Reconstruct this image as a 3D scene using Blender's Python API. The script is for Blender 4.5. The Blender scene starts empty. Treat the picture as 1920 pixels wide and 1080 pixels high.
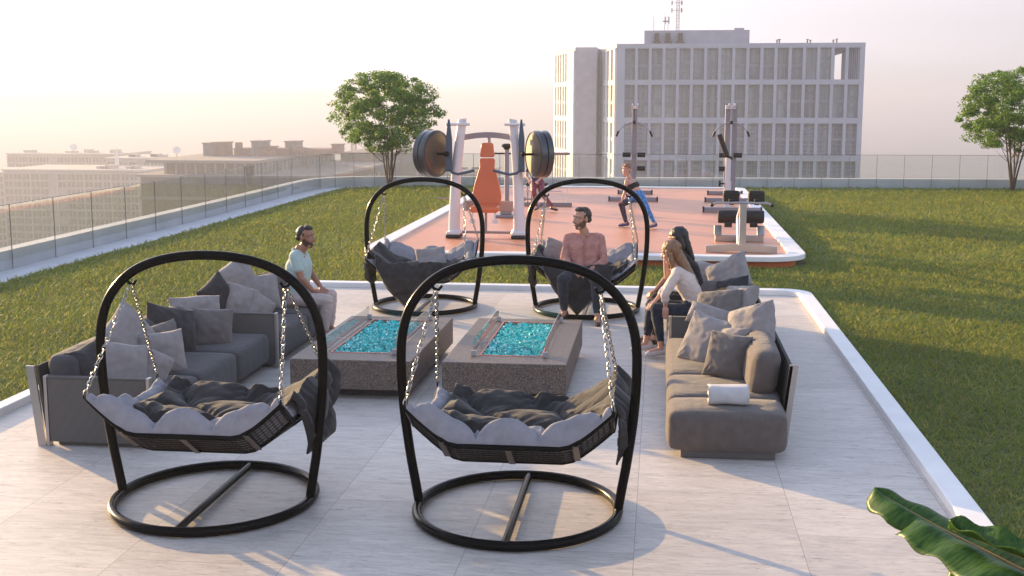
import bpy, bmesh, math, random
import numpy as np
from mathutils import Vector, Matrix, noise as mnoise
random.seed(7); rng = np.random.default_rng(7)
SC = bpy.context.scene; COL = SC.collection
PI = math.pi; R = math.radians

# ------------------------------------------------------------------ camera
cam = bpy.data.cameras.new('camera'); camo = bpy.data.objects.new('camera', cam); COL.objects.link(camo)
camo.location = (0, 0, 2.8)
camo.rotation_euler = (R(90) - math.atan(350/2300), 0, math.atan(280/math.hypot(2300, 350)))
cam.sensor_width = 36; cam.lens = 36*2300/1920; cam.clip_start = 0.1; cam.clip_end = 40000
SC.camera = camo
# ------------------------------------------------------------------ light
SKY_LOW = .45
SKY_SAT0, SKY_SAT1, SKY_TINT = .0, .84, (1.06, 1.0, 1.085, 1)
SUN_EL, SUN_AZ = R(9.7), math.atan2(-.777, .629)      # azimuth from +Y towards +X
w = bpy.data.worlds.new('World'); SC.world = w; w.use_nodes = True
nt = w.node_tree; bg = nt.nodes['Background']; sky = nt.nodes.new('ShaderNodeTexSky')
sky.sky_type = 'NISHITA'; sky.sun_disc = False; sky.sun_elevation = SUN_EL; sky.sun_rotation = SUN_AZ
sky.air_density = 1.0; sky.dust_density = 1.0; sky.ozone_density = 1.0
# thin high haze: the sky pales and loses its colour towards the horizon
L_ = nt.links.new; tcw = nt.nodes.new('ShaderNodeTexCoord'); sxw = nt.nodes.new('ShaderNodeSeparateXYZ'); mrw = nt.nodes.new('ShaderNodeMapRange'); mrw.interpolation_type = 'SMOOTHSTEP'
L_(tcw.outputs['Generated'], sxw.inputs[0]); L_(sxw.outputs[2], mrw.inputs[0]); mrw.inputs[1].default_value = .02; mrw.inputs[2].default_value = .55
mrw.inputs[3].default_value = SKY_SAT0; mrw.inputs[4].default_value = SKY_SAT1
hsw = nt.nodes.new('ShaderNodeHueSaturation'); L_(mrw.outputs[0], hsw.inputs['Saturation']); L_(sky.outputs[0], hsw.inputs['Color'])
mv = nt.nodes.new('ShaderNodeMapRange'); mv.interpolation_type = 'SMOOTHSTEP'; L_(sxw.outputs[2], mv.inputs[0]); mv.inputs[1].default_value = .0; mv.inputs[2].default_value = .5; mv.inputs[3].default_value = SKY_LOW; mv.inputs[4].default_value = 1.25; L_(mv.outputs[0], hsw.inputs['Value'])
mxw = nt.nodes.new('ShaderNodeMix'); mxw.data_type = 'RGBA'; mxw.blend_type = 'MULTIPLY'; mxw.inputs[0].default_value = 1; L_(hsw.outputs[0], mxw.inputs[6]); mxw.inputs[7].default_value = SKY_TINT
L_(mxw.outputs[2], bg.inputs[0]); bg.inputs[1].default_value = .15
sl = bpy.data.lights.new('sun', 'SUN'); slo = bpy.data.objects.new('sun', sl); COL.objects.link(slo)
sl.energy = 4.5; sl.angle = R(.5); sl.color = (1, .66, .27)
sd = Vector((math.sin(SUN_AZ)*math.cos(SUN_EL), math.cos(SUN_AZ)*math.cos(SUN_EL), math.sin(SUN_EL)))
slo.rotation_euler = sd.to_track_quat('Z', 'Y').to_euler(); slo.location = sd*30
vs = SC.view_settings; vs.view_transform = 'Standard'; vs.look = 'None'; vs.gamma = 1; vs.exposure = 1.5
SC.cycles.max_bounces = 8; SC.cycles.transparent_max_bounces = 24; SC.cycles.volume_bounces = 1

# ------------------------------------------------------------------ helpers
def smoothstep(a, b, x):
    t = min(1, max(0, (x-a)/(b-a))); return t*t*(3-2*t)

class MB:
    def __init__(s): s.v = []; s.f = []; s.m = []
    def add(s, vs, fs, mi=0):
        o = len(s.v); s.v += [tuple(p) for p in vs]; s.f += [tuple(i+o for i in f) for f in fs]; s.m += [mi]*len(fs)
        return s
    def box(s, x0, x1, y0, y1, z0, z1, mi=0):
        v = [(x, y, z) for z in (z0, z1) for y in (y0, y1) for x in (x0, x1)]
        return s.add(v, [(0,2,3,1), (4,5,7,6), (0,1,5,4), (2,6,7,3), (0,4,6,2), (1,3,7,5)], mi)
    def obox(s, c, size, rot=(0,0,0), mi=0):
        from mathutils import Euler
        M = Euler(rot).to_matrix(); c = Vector(c); a, b, d = [k/2 for k in size]
        v = [c + M @ Vector((x, y, z)) for z in (-d, d) for y in (-b, b) for x in (-a, a)]
        return s.add(v, [(0,2,3,1), (4,5,7,6), (0,1,5,4), (2,6,7,3), (0,4,6,2), (1,3,7,5)], mi)
    def tube(s, pts, r, n=10, closed=False, mi=0, cap=True):
        pts = [Vector(p) for p in pts]; N = len(pts); rs = r if isinstance(r, (list, tuple)) else [r]*N
        vs = []; prev = None
        for i, p in enumerate(pts):
            a = pts[(i-1) % N] if (closed or i) else p; b = pts[(i+1) % N] if (closed or i < N-1) else p
            t = (b-a).normalized()
            if prev is None:
                h = Vector((0,0,1)) if abs(t.z) < .9 else Vector((1,0,0)); u = t.cross(h).normalized()
            else:
                u = (prev - t*prev.dot(t)); u = u.normalized() if u.length > 1e-6 else t.orthogonal().normalized()
            prev = u; w_ = t.cross(u)
            vs += [p + (u*math.cos(2*PI*k/n) + w_*math.sin(2*PI*k/n))*rs[i] for k in range(n)]
        fs = []
        for i in range(N if closed else N-1):
            j = (i+1) % N
            fs += [(i*n+k, i*n+(k+1) % n, j*n+(k+1) % n, j*n+k) for k in range(n)]
        if cap and not closed: fs += [tuple(range(n))[::-1], tuple((N-1)*n+k for k in range(n))]
        return s.add(vs, fs, mi)
    def disc(s, c, axis, r, th, n=40, mi=0, r2=None):
        c = Vector(c); a = Vector(axis).normalized()
        return s.tube([c-a*th/2, c+a*th/2], [r, r2 or r], n, mi=mi)
    def ell(s, c, r, n=12, M=None, mi=0):
        c = Vector(c); r = r if isinstance(r, (tuple, list)) else (r, r, r); vs = []; h = n//2
        for i in range(h+1):
            th = PI*i/h
            for k in range(n):
                p = Vector((r[0]*math.sin(th)*math.cos(2*PI*k/n), r[1]*math.sin(th)*math.sin(2*PI*k/n), r[2]*math.cos(th)))
                vs.append(c + (M @ p if M else p))
        fs = [(i*n+k, (i+1)*n+k, (i+1)*n+(k+1) % n, i*n+(k+1) % n) for i in range(h) for k in range(n)]
        return s.add(vs, fs, mi)
    def cap(s, p0, p1, r0, r1, n=14, flat=None, k=1.0, mi=0):
        p0 = Vector(p0); p1 = Vector(p1); t = (p1-p0)
        t = t.normalized() if t.length > 1e-6 else Vector((0,0,1))
        u = t.cross(Vector(flat) if flat else t.orthogonal()).normalized(); w_ = t.cross(u).normalized()
        vs = []; H = 5
        prof = [(p0, r0, -PI/2 + PI/2*i/H) for i in range(H+1)] + [(p1, r1, PI/2*i/H) for i in range(H+1)]
        for c, r, a in prof:
            for j in range(n):
                q = 2*PI*j/n
                vs.append(c + t*r*math.sin(a) + (u*math.cos(q) + w_*math.sin(q)*k)*r*max(.02, math.cos(a)))
        m = len(prof)
        fs = [(i*n+j, i*n+(j+1) % n, (i+1)*n+(j+1) % n, (i+1)*n+j) for i in range(m-1) for j in range(n)]
        fs += [tuple(range(n))[::-1], tuple((m-1)*n+j for j in range(n))]
        return s.add(vs, fs, mi)
    def prism(s, poly, z0, z1, mi=0):
        n = len(poly); v = [(x, y, z0) for x, y in poly] + [(x, y, z1) for x, y in poly]
        return s.add(v, [tuple(range(n))[::-1], tuple(range(n, 2*n))] + [(i, (i+1) % n, n+(i+1) % n, n+i) for i in range(n)], mi)
    def extr(s, poly3, d, mi=0):
        n = len(poly3); d = Vector(d); v = [Vector(p) for p in poly3]; v += [p+d for p in v]
        return s.add(v, [tuple(range(n))[::-1], tuple(range(n, 2*n))] + [(i, (i+1) % n, n+(i+1) % n, n+i) for i in range(n)], mi)
    def mesh(s, name):
        me = bpy.data.meshes.new(name); me.from_pydata(s.v, [], s.f); me.update(); return me
    def build(s, name, mats, parent=None, smooth=False, bevel=0, seg=2, fix=True, loc=None, rotz=0):
        me = s.mesh(name); mats = mats if isinstance(mats, (list, tuple)) else [mats]
        for m in mats: me.materials.append(m)
        if len(mats) > 1: me.polygons.foreach_set('material_index', s.m)
        if fix:
            b = bmesh.new(); b.from_mesh(me); bmesh.ops.recalc_face_normals(b, faces=b.faces); b.to_mesh(me); b.free()
        o = link(name, me, parent)
        if smooth: shade(me, smooth)
        if bevel:
            md = o.modifiers.new('bevel', 'BEVEL'); md.width = bevel; md.segments = seg; md.limit_method = 'ANGLE'; md.angle_limit = R(35)
            md.harden_normals = False
        if loc: o.location = loc
        if rotz: o.rotation_euler[2] = rotz
        return o

def shade(me, smooth):
    me.polygons.foreach_set('use_smooth', [True]*len(me.polygons))
    if smooth != 1 or smooth is not True:
        try: me.set_sharp_from_angle(angle=R(smooth if smooth > 2 else 50))
        except Exception: pass

def link(name, me, parent=None):
    o = bpy.data.objects.new(name, me); COL.objects.link(o)
    if parent is not None: o.parent = parent; o.matrix_parent_inverse = Matrix.Identity(4)
    return o
def tag(o, label, cat, group=None):
    o['label'] = label; o['category'] = cat
    if group: o['group'] = group
    return o
def struct(o): o['kind'] = 'structure'; return o
def thing(name, label, cat, loc=(0,0,0), rotz=0, group=None):
    o = bpy.data.objects.new(name, None); COL.objects.link(o); o.location = loc; o.rotation_euler = (0,0,rotz)
    o.empty_display_size = .1
    return tag(o, label, cat, group)
def part(mb, name, mat, t, smooth=False, bevel=0, **k):
    """mb in world coordinates, parented to an Empty that may be moved/rotated"""
    return mb.build(name, mat, t, smooth, bevel, **k)
def kids(o): return [c for c in bpy.data.objects if c.parent == o]
def copy_tree(o, parent=None):
    c = o.copy(); COL.objects.link(c)
    if parent is not None: c.parent = parent
    for ch in kids(o): copy_tree(ch, c)
    return c

def N(nt, t, **k):
    n = nt.nodes.new(t)
    for a, b in k.items():
        if a.startswith('i_'): n.inputs[int(a[2:]) if a[2:].isdigit() else a[2:].replace('_', ' ')].default_value = b
        else: setattr(n, a, b)
    return n
def mat(name, col=(.5,.5,.5), rough=.6, metal=0, bump=0, bscale=40, vary=0, vscale=6, stretch=None, coat=0, detail=6, bdist=.004, spec=.5, sheen=0):
    m = bpy.data.materials.new(name); m.use_nodes = True; nt = m.node_tree; p = nt.nodes['Principled BSDF']
    p.inputs['Base Color'].default_value = (*col, 1); p.inputs['Roughness'].default_value = rough; p.inputs['Metallic'].default_value = metal
    p.inputs['Coat Weight'].default_value = coat; p.inputs['Specular IOR Level'].default_value = spec
    if sheen: p.inputs['Sheen Weight'].default_value = sheen
    tc = N(nt, 'ShaderNodeTexCoord'); mp = N(nt, 'ShaderNodeMapping'); nt.links.new(tc.outputs['Object'], mp.inputs[0])
    if stretch: mp.inputs['Scale'].default_value = stretch
    if vary:
        nz = N(nt, 'ShaderNodeTexNoise'); nz.inputs['Scale'].default_value = vscale; nz.inputs['Detail'].default_value = detail
        cr = N(nt, 'ShaderNodeValToRGB'); e = cr.color_ramp.elements
        e[0].position = .3; e[1].position = .7
        e[0].color = (*[c*(1-vary) for c in col], 1); e[1].color = (*[min(1, c*(1+vary)) for c in col], 1)
        nt.links.new(mp.outputs[0], nz.inputs[0]); nt.links.new(nz.outputs[0], cr.inputs[0]); nt.links.new(cr.outputs[0], p.inputs['Base Color'])
    if bump:
        nb = N(nt, 'ShaderNodeTexNoise'); nb.inputs['Scale'].default_value = bscale; nb.inputs['Detail'].default_value = 5
        bp = N(nt, 'ShaderNodeBump'); bp.inputs['Strength'].default_value = bump; bp.inputs['Distance'].default_value = bdist
        nt.links.new(mp.outputs[0], nb.inputs[0]); nt.links.new(nb.outputs[0], bp.inputs['Height']); nt.links.new(bp.outputs[0], p.inputs['Normal'])
    return m
def fabric(name, col, freq=420, axis='X', bump=.35, vary=.12, rough=.9):
    """woven cloth: fine ribs plus soft creases"""
    m = mat(name, col, rough, vary=vary, vscale=14, sheen=.15, spec=.2); nt = m.node_tree; p = nt.nodes['Principled BSDF']
    tc = N(nt, 'ShaderNodeTexCoord'); wv = N(nt, 'ShaderNodeTexWave', bands_direction=axis); wv.inputs['Scale'].default_value = freq/6.283
    wv.inputs['Distortion'].default_value = 1.5; wv.inputs['Detail'].default_value = 2
    nz = N(nt, 'ShaderNodeTexNoise'); nz.inputs['Scale'].default_value = 9; nz.inputs['Detail'].default_value = 4
    b1 = N(nt, 'ShaderNodeBump'); b1.inputs['Strength'].default_value = bump; b1.inputs['Distance'].default_value = .003
    b2 = N(nt, 'ShaderNodeBump'); b2.inputs['Strength'].default_value = .45; b2.inputs['Distance'].default_value = .02
    L = nt.links.new
    L(tc.outputs['Object'], wv.inputs[0]); L(tc.outputs['Object'], nz.inputs[0]); L(wv.outputs['Fac'], b1.inputs['Height'])
    L(nz.outputs[0], b2.inputs['Height']); L(b2.outputs[0], b1.inputs['Normal']); L(b1.outputs[0], p.inputs['Normal'])
    return m

# ------------------------------------------------------------------ materials
def mat_travertine():
    m = bpy.data.materials.new('travertine'); m.use_nodes = True; nt = m.node_tree; p = nt.nodes['Principled BSDF']; L = nt.links.new
    tc = N(nt, 'ShaderNodeTexCoord'); sx = N(nt, 'ShaderNodeSeparateXYZ'); L(tc.outputs['Object'], sx.inputs[0])
    def math_(op, a, b=None, c=None):
        n = N(nt, 'ShaderNodeMath', operation=op)
        for i, q in enumerate((a, b, c)):
            if q is None: continue
            if isinstance(q, (int, float)): n.inputs[i].default_value = q
            else: L(q, n.inputs[i])
        return n.outputs[0]
    TX, TY = 1.055, 2.11
    u = math_('DIVIDE', math_('ADD', sx.outputs[0], .12+10*TX), TX); col = math_('FLOOR', u); fu = math_('FRACT', u)
    v = math_('ADD', math_('DIVIDE', sx.outputs[1], TY), math_('MULTIPLY', col, .39)); row = math_('FLOOR', v); fv = math_('FRACT', v)
    du = math_('MULTIPLY', math_('MINIMUM', fu, math_('SUBTRACT', 1, fu)), TX); dv = math_('MULTIPLY', math_('MINIMUM', fv, math_('SUBTRACT', 1, fv)), TY)
    joint = math_('LESS_THAN', math_('MINIMUM', du, dv), .0022)
    cid = N(nt, 'ShaderNodeCombineXYZ'); L(col, cid.inputs[0]); L(row, cid.inputs[1])
    wn = N(nt, 'ShaderNodeTexWhiteNoise', noise_dimensions='3D'); L(cid.outputs[0], wn.inputs[0])
    # per-slab offset so the veins do not run on from slab to slab
    off = N(nt, 'ShaderNodeVectorMath', operation='MULTIPLY_ADD'); L(wn.outputs['Color'], off.inputs[0]); off.inputs[1].default_value = (9, 9, 0); L(tc.outputs['Object'], off.inputs[2])
    def nz(scale, detail, st, rough=.6, dist=0):
        mp = N(nt, 'ShaderNodeMapping'); mp.inputs['Scale'].default_value = st; L(off.outputs[0], mp.inputs[0])
        n = N(nt, 'ShaderNodeTexNoise'); n.inputs['Scale'].default_value = scale; n.inputs['Detail'].default_value = detail
        n.inputs['Roughness'].default_value = rough; n.inputs['Distortion'].default_value = dist; L(mp.outputs[0], n.inputs[0]); return n.outputs[0]
    vein = nz(12, 10, (.22, 1.3, 1), .78, 1.4); cloud = nz(2.6, 8, (.5, 1, 1), .7, .8); pit = nz(34, 8, (.24, 1.1, 1), .82, .8); fine = nz(60, 4, (.3, 1, 1), .6)
    cr = N(nt, 'ShaderNodeValToRGB'); e = cr.color_ramp.elements
    e[0].position = .34; e[0].color = (.36, .31, .26, 1); e[1].position = .68; e[1].color = (.76, .67, .57, 1)
    x = cr.color_ramp.elements.new(.44); x.color = (.51, .45, .395, 1); x = cr.color_ramp.elements.new(.54); x.color = (.62, .55, .485, 1)
    mixv = math_('ADD', math_('MULTIPLY', vein, .72), math_('MULTIPLY', cloud, .28)); L(mixv, cr.inputs[0])
    pr = N(nt, 'ShaderNodeValToRGB'); q = pr.color_ramp.elements; q[0].position = .34; q[0].color = (.36, .31, .27, 1); q[1].position = .45; q[1].color = (1, 1, 1, 1); L(pit, pr.inputs[0])
    mx = N(nt, 'ShaderNodeMix', data_type='RGBA', blend_type='MULTIPLY'); mx.inputs[0].default_value = .85; L(cr.outputs[0], mx.inputs[6]); L(pr.outputs[0], mx.inputs[7])
    tint = N(nt, 'ShaderNodeMapRange'); L(wn.outputs['Value'], tint.inputs[0]); tint.inputs[3].default_value = .90; tint.inputs[4].default_value = 1.06
    hs = N(nt, 'ShaderNodeHueSaturation'); L(mx.outputs[2], hs.inputs['Color']); L(tint.outputs[0], hs.inputs['Value'])
    mj = N(nt, 'ShaderNodeMix', data_type='RGBA'); L(joint, mj.inputs[0]); L(hs.outputs[0], mj.inputs[6]); mj.inputs[7].default_value = (.27, .24, .215, 1)
    L(mj.outputs[2], p.inputs['Base Color'])
    rr = N(nt, 'ShaderNodeMapRange'); L(cloud, rr.inputs[0]); rr.inputs[3].default_value = .42; rr.inputs[4].default_value = .62; L(rr.outputs[0], p.inputs['Roughness'])
    bp = N(nt, 'ShaderNodeBump'); bp.inputs['Strength'].default_value = .3; bp.inputs['Distance'].default_value = .003
    L(math_('ADD', math_('MULTIPLY', fine, .4), math_('SUBTRACT', math_('MULTIPLY', pr.outputs[0], .8), joint)), bp.inputs['Height']); L(bp.outputs[0], p.inputs['Normal'])
    return m
def mat_glass(name, tint=(.93,.96,.95), a=.06):
    m = bpy.data.materials.new(name); m.use_nodes = True; nt = m.node_tree; L = nt.links.new
    for n in list(nt.nodes):
        if n.type != 'OUTPUT_MATERIAL': nt.nodes.remove(n)
    out = [n for n in nt.nodes if n.type == 'OUTPUT_MATERIAL'][0]
    tr = N(nt, 'ShaderNodeBsdfTransparent'); tr.inputs[0].default_value = (*tint, 1); gl = N(nt, 'ShaderNodeBsdfGlossy'); gl.inputs['Roughness'].default_value = .02
    fr = N(nt, 'ShaderNodeFresnel'); fr.inputs[0].default_value = 1.35; mx = N(nt, 'ShaderNodeMixShader')
    gm = N(nt, 'ShaderNodeNewGeometry'); io = N(nt, 'ShaderNodeMapRange'); io.inputs[3].default_value = 1.35; io.inputs[4].default_value = 1/1.35
    L(gm.outputs['Backfacing'], io.inputs[0]); L(io.outputs[0], fr.inputs[0])
    ad = N(nt, 'ShaderNodeMath', operation='ADD'); ad.inputs[1].default_value = a*.1; L(fr.outputs[0], ad.inputs[0])
    L(ad.outputs[0], mx.inputs[0]); L(tr.outputs[0], mx.inputs[1]); L(gl.outputs[0], mx.inputs[2]); L(mx.outputs[0], out.inputs[0])
    return m
def mat_leaf(name, cols, trans=.35, rough=.5, island=True):
    m = bpy.data.materials.new(name); m.use_nodes = True; nt = m.node_tree; L = nt.links.new; p = nt.nodes['Principled BSDF']
    out = [n for n in nt.nodes if n.type == 'OUTPUT_MATERIAL'][0]
    g = N(nt, 'ShaderNodeNewGeometry'); cr = N(nt, 'ShaderNodeValToRGB'); e = cr.color_ramp.elements
    while len(e) < len(cols): e.new(.5)
    for i, c in enumerate(cols): e[i].position = i/(len(cols)-1); e[i].color = (*c, 1)
    L(g.outputs['Random Per Island'], cr.inputs[0]); L(cr.outputs[0], p.inputs['Base Color']); p.inputs['Roughness'].default_value = rough
    p.inputs['Specular IOR Level'].default_value = .3
    tl = N(nt, 'ShaderNodeBsdfTranslucent'); hs = N(nt, 'ShaderNodeHueSaturation'); hs.inputs['Value'].default_value = 1.5; hs.inputs['Hue'].default_value = .485
    L(cr.outputs[0], hs.inputs['Color']); L(hs.outputs[0], tl.inputs[0])
    mx = N(nt, 'ShaderNodeMixShader'); mx.inputs[0].default_value = trans; L(p.outputs[0], mx.inputs[1]); L(tl.outputs[0], mx.inputs[2]); L(mx.outputs[0], out.inputs[0])
    return m
def mat_granite():
    m = mat('granite', (.2,.18,.17), .5, spec=.4); nt = m.node_tree; L = nt.links.new; p = nt.nodes['Principled BSDF']
    tc = N(nt, 'ShaderNodeTexCoord'); mp = N(nt, 'ShaderNodeMapping'); mp.inputs['Scale'].default_value = (1, 1, .6); L(tc.outputs['Object'], mp.inputs[0])
    n = N(nt, 'ShaderNodeTexNoise'); n.inputs['Scale'].default_value = 230; n.inputs['Detail'].default_value = 3; n.inputs['Roughness'].default_value = .8; L(mp.outputs[0], n.inputs[0])
    cr = N(nt, 'ShaderNodeValToRGB'); e = cr.color_ramp.elements; e[0].position = .34; e[0].color = (.016,.015,.020,1); e[1].position = .70; e[1].color = (.58,.42,.30,1)
    x = e.new(.48); x.color = (.050,.044,.050,1); x = e.new(.57); x.color = (.25,.175,.12,1)
    L(n.outputs[0], cr.inputs[0]); L(cr.outputs[0], p.inputs['Base Color'])
    bp = N(nt, 'ShaderNodeBump'); bp.inputs['Strength'].default_value = .25; bp.inputs['Distance'].default_value = .002; L(n.outputs[0], bp.inputs['Height']); L(bp.outputs[0], p.inputs['Normal'])
    return m
def island_mat(name, cols, rough=.2, trans=0, spec=.5, bump=False):
    m = bpy.data.materials.new(name); m.use_nodes = True; nt = m.node_tree; L = nt.links.new; p = nt.nodes['Principled BSDF']
    g = N(nt, 'ShaderNodeNewGeometry'); cr = N(nt, 'ShaderNodeValToRGB'); e = cr.color_ramp.elements
    while len(e) < len(cols): e.new(.5)
    for i, c in enumerate(cols): e[i].position = i/(len(cols)-1); e[i].color = (*c, 1)
    L(g.outputs['Random Per Island'], cr.inputs[0]); L(cr.outputs[0], p.inputs['Base Color']); p.inputs['Roughness'].default_value = rough
    p.inputs['Transmission Weight'].default_value = trans; p.inputs['Specular IOR Level'].default_value = spec
    return m
def mat_rope(name, col, freq=95, axis='X'):
    m = mat(name, col, .75); nt = m.node_tree; L = nt.links.new; p = nt.nodes['Principled BSDF']
    tc = N(nt, 'ShaderNodeTexCoord'); w1 = N(nt, 'ShaderNodeTexWave', bands_direction=axis); w1.inputs['Scale'].default_value = freq/6.283*2
    w2 = N(nt, 'ShaderNodeTexWave', bands_direction='Z'); w2.inputs['Scale'].default_value = 45
    L(tc.outputs['Object'], w1.inputs[0]); L(tc.outputs['Object'], w2.inputs[0])
    mu = N(nt, 'ShaderNodeMath', operation='MULTIPLY_ADD'); mu.inputs[1].default_value = .25; L(w2.outputs['Fac'], mu.inputs[0]); L(w1.outputs['Fac'], mu.inputs[2])
    cr = N(nt, 'ShaderNodeValToRGB'); e = cr.color_ramp.elements; e[0].position = .1; e[0].color = (*[c*.25 for c in col], 1); e[1].position = .8; e[1].color = (*[c*1.25 for c in col], 1)
    L(mu.outputs[0], cr.inputs[0]); L(cr.outputs[0], p.inputs['Base Color'])
    bp = N(nt, 'ShaderNodeBump'); bp.inputs['Strength'].default_value = .9; bp.inputs['Distance'].default_value = .006; L(mu.outputs[0], bp.inputs['Height']); L(bp.outputs[0], p.inputs['Normal'])
    return m
def mat_curtain_reflect(name, a, b, c, painted_refl=.0):
    """window bay seen from outside: curtain tones and reflections painted into the glossy pane colour in broad vertical and horizontal fields"""
    m = mat(name, a, .15, spec=.6); nt = m.node_tree; L = nt.links.new; p = nt.nodes['Principled BSDF']
    g = N(nt, 'ShaderNodeTexCoord')
    mp = N(nt, 'ShaderNodeMapping'); mp.inputs['Scale'].default_value = (1.5, 1.5, .05); L(g.outputs['Object'], mp.inputs[0])
    n = N(nt, 'ShaderNodeTexNoise'); n.inputs['Scale'].default_value = 1.1; n.inputs['Detail'].default_value = 3; L(mp.outputs[0], n.inputs[0])
    mp2 = N(nt, 'ShaderNodeMapping'); mp2.inputs['Scale'].default_value = (.35, .35, 1.1); L(g.outputs['Object'], mp2.inputs[0])
    n2 = N(nt, 'ShaderNodeTexNoise'); n2.inputs['Scale'].default_value = 1.0; n2.inputs['Detail'].default_value = 2; L(mp2.outputs[0], n2.inputs[0])
    cr = N(nt, 'ShaderNodeValToRGB'); e = cr.color_ramp.elements; e[0].position = .36; e[0].color = (*a, 1); e[1].position = .64; e[1].color = (*b, 1); L(n.outputs[0], cr.inputs[0])
    cr2 = N(nt, 'ShaderNodeValToRGB'); e = cr2.color_ramp.elements; e[0].position = .52; e[0].color = (0,0,0,1); e[1].position = .62; e[1].color = (1,1,1,1); L(n2.outputs[0], cr2.inputs[0])
    mx = N(nt, 'ShaderNodeMix', data_type='RGBA'); L(cr2.outputs[0], mx.inputs[0]); L(cr.outputs[0], mx.inputs[6]); mx.inputs[7].default_value = (*c, 1)
    wz = N(nt, 'ShaderNodeTexWave', bands_direction='Z'); wz.inputs['Scale'].default_value = .42; wz.inputs['Distortion'].default_value = 2.5; wz.inputs['Detail'].default_value = 2; L(g.outputs['Object'], wz.inputs[0])  # horizontal bands stand for reflections of buildings opposite, painted into the pane colour
    wr = N(nt, 'ShaderNodeValToRGB'); e = wr.color_ramp.elements; e[0].position = .80; e[0].color = (0,0,0,1); e[1].position = .92; e[1].color = (painted_refl, painted_refl, painted_refl, 1); L(wz.outputs['Fac'], wr.inputs[0])
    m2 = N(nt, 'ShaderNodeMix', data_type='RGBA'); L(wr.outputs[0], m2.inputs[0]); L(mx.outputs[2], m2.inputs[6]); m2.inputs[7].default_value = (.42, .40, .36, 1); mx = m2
    oi = N(nt, 'ShaderNodeObjectInfo'); mr = N(nt, 'ShaderNodeMapRange'); mr.inputs[3].default_value = .72; mr.inputs[4].default_value = 1.25; L(oi.outputs['Random'], mr.inputs[0])
    hv = N(nt, 'ShaderNodeHueSaturation'); L(mr.outputs[0], hv.inputs['Value']); L(mx.outputs[2], hv.inputs['Color']); L(hv.outputs[0], p.inputs['Base Color'])
    return m

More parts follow.
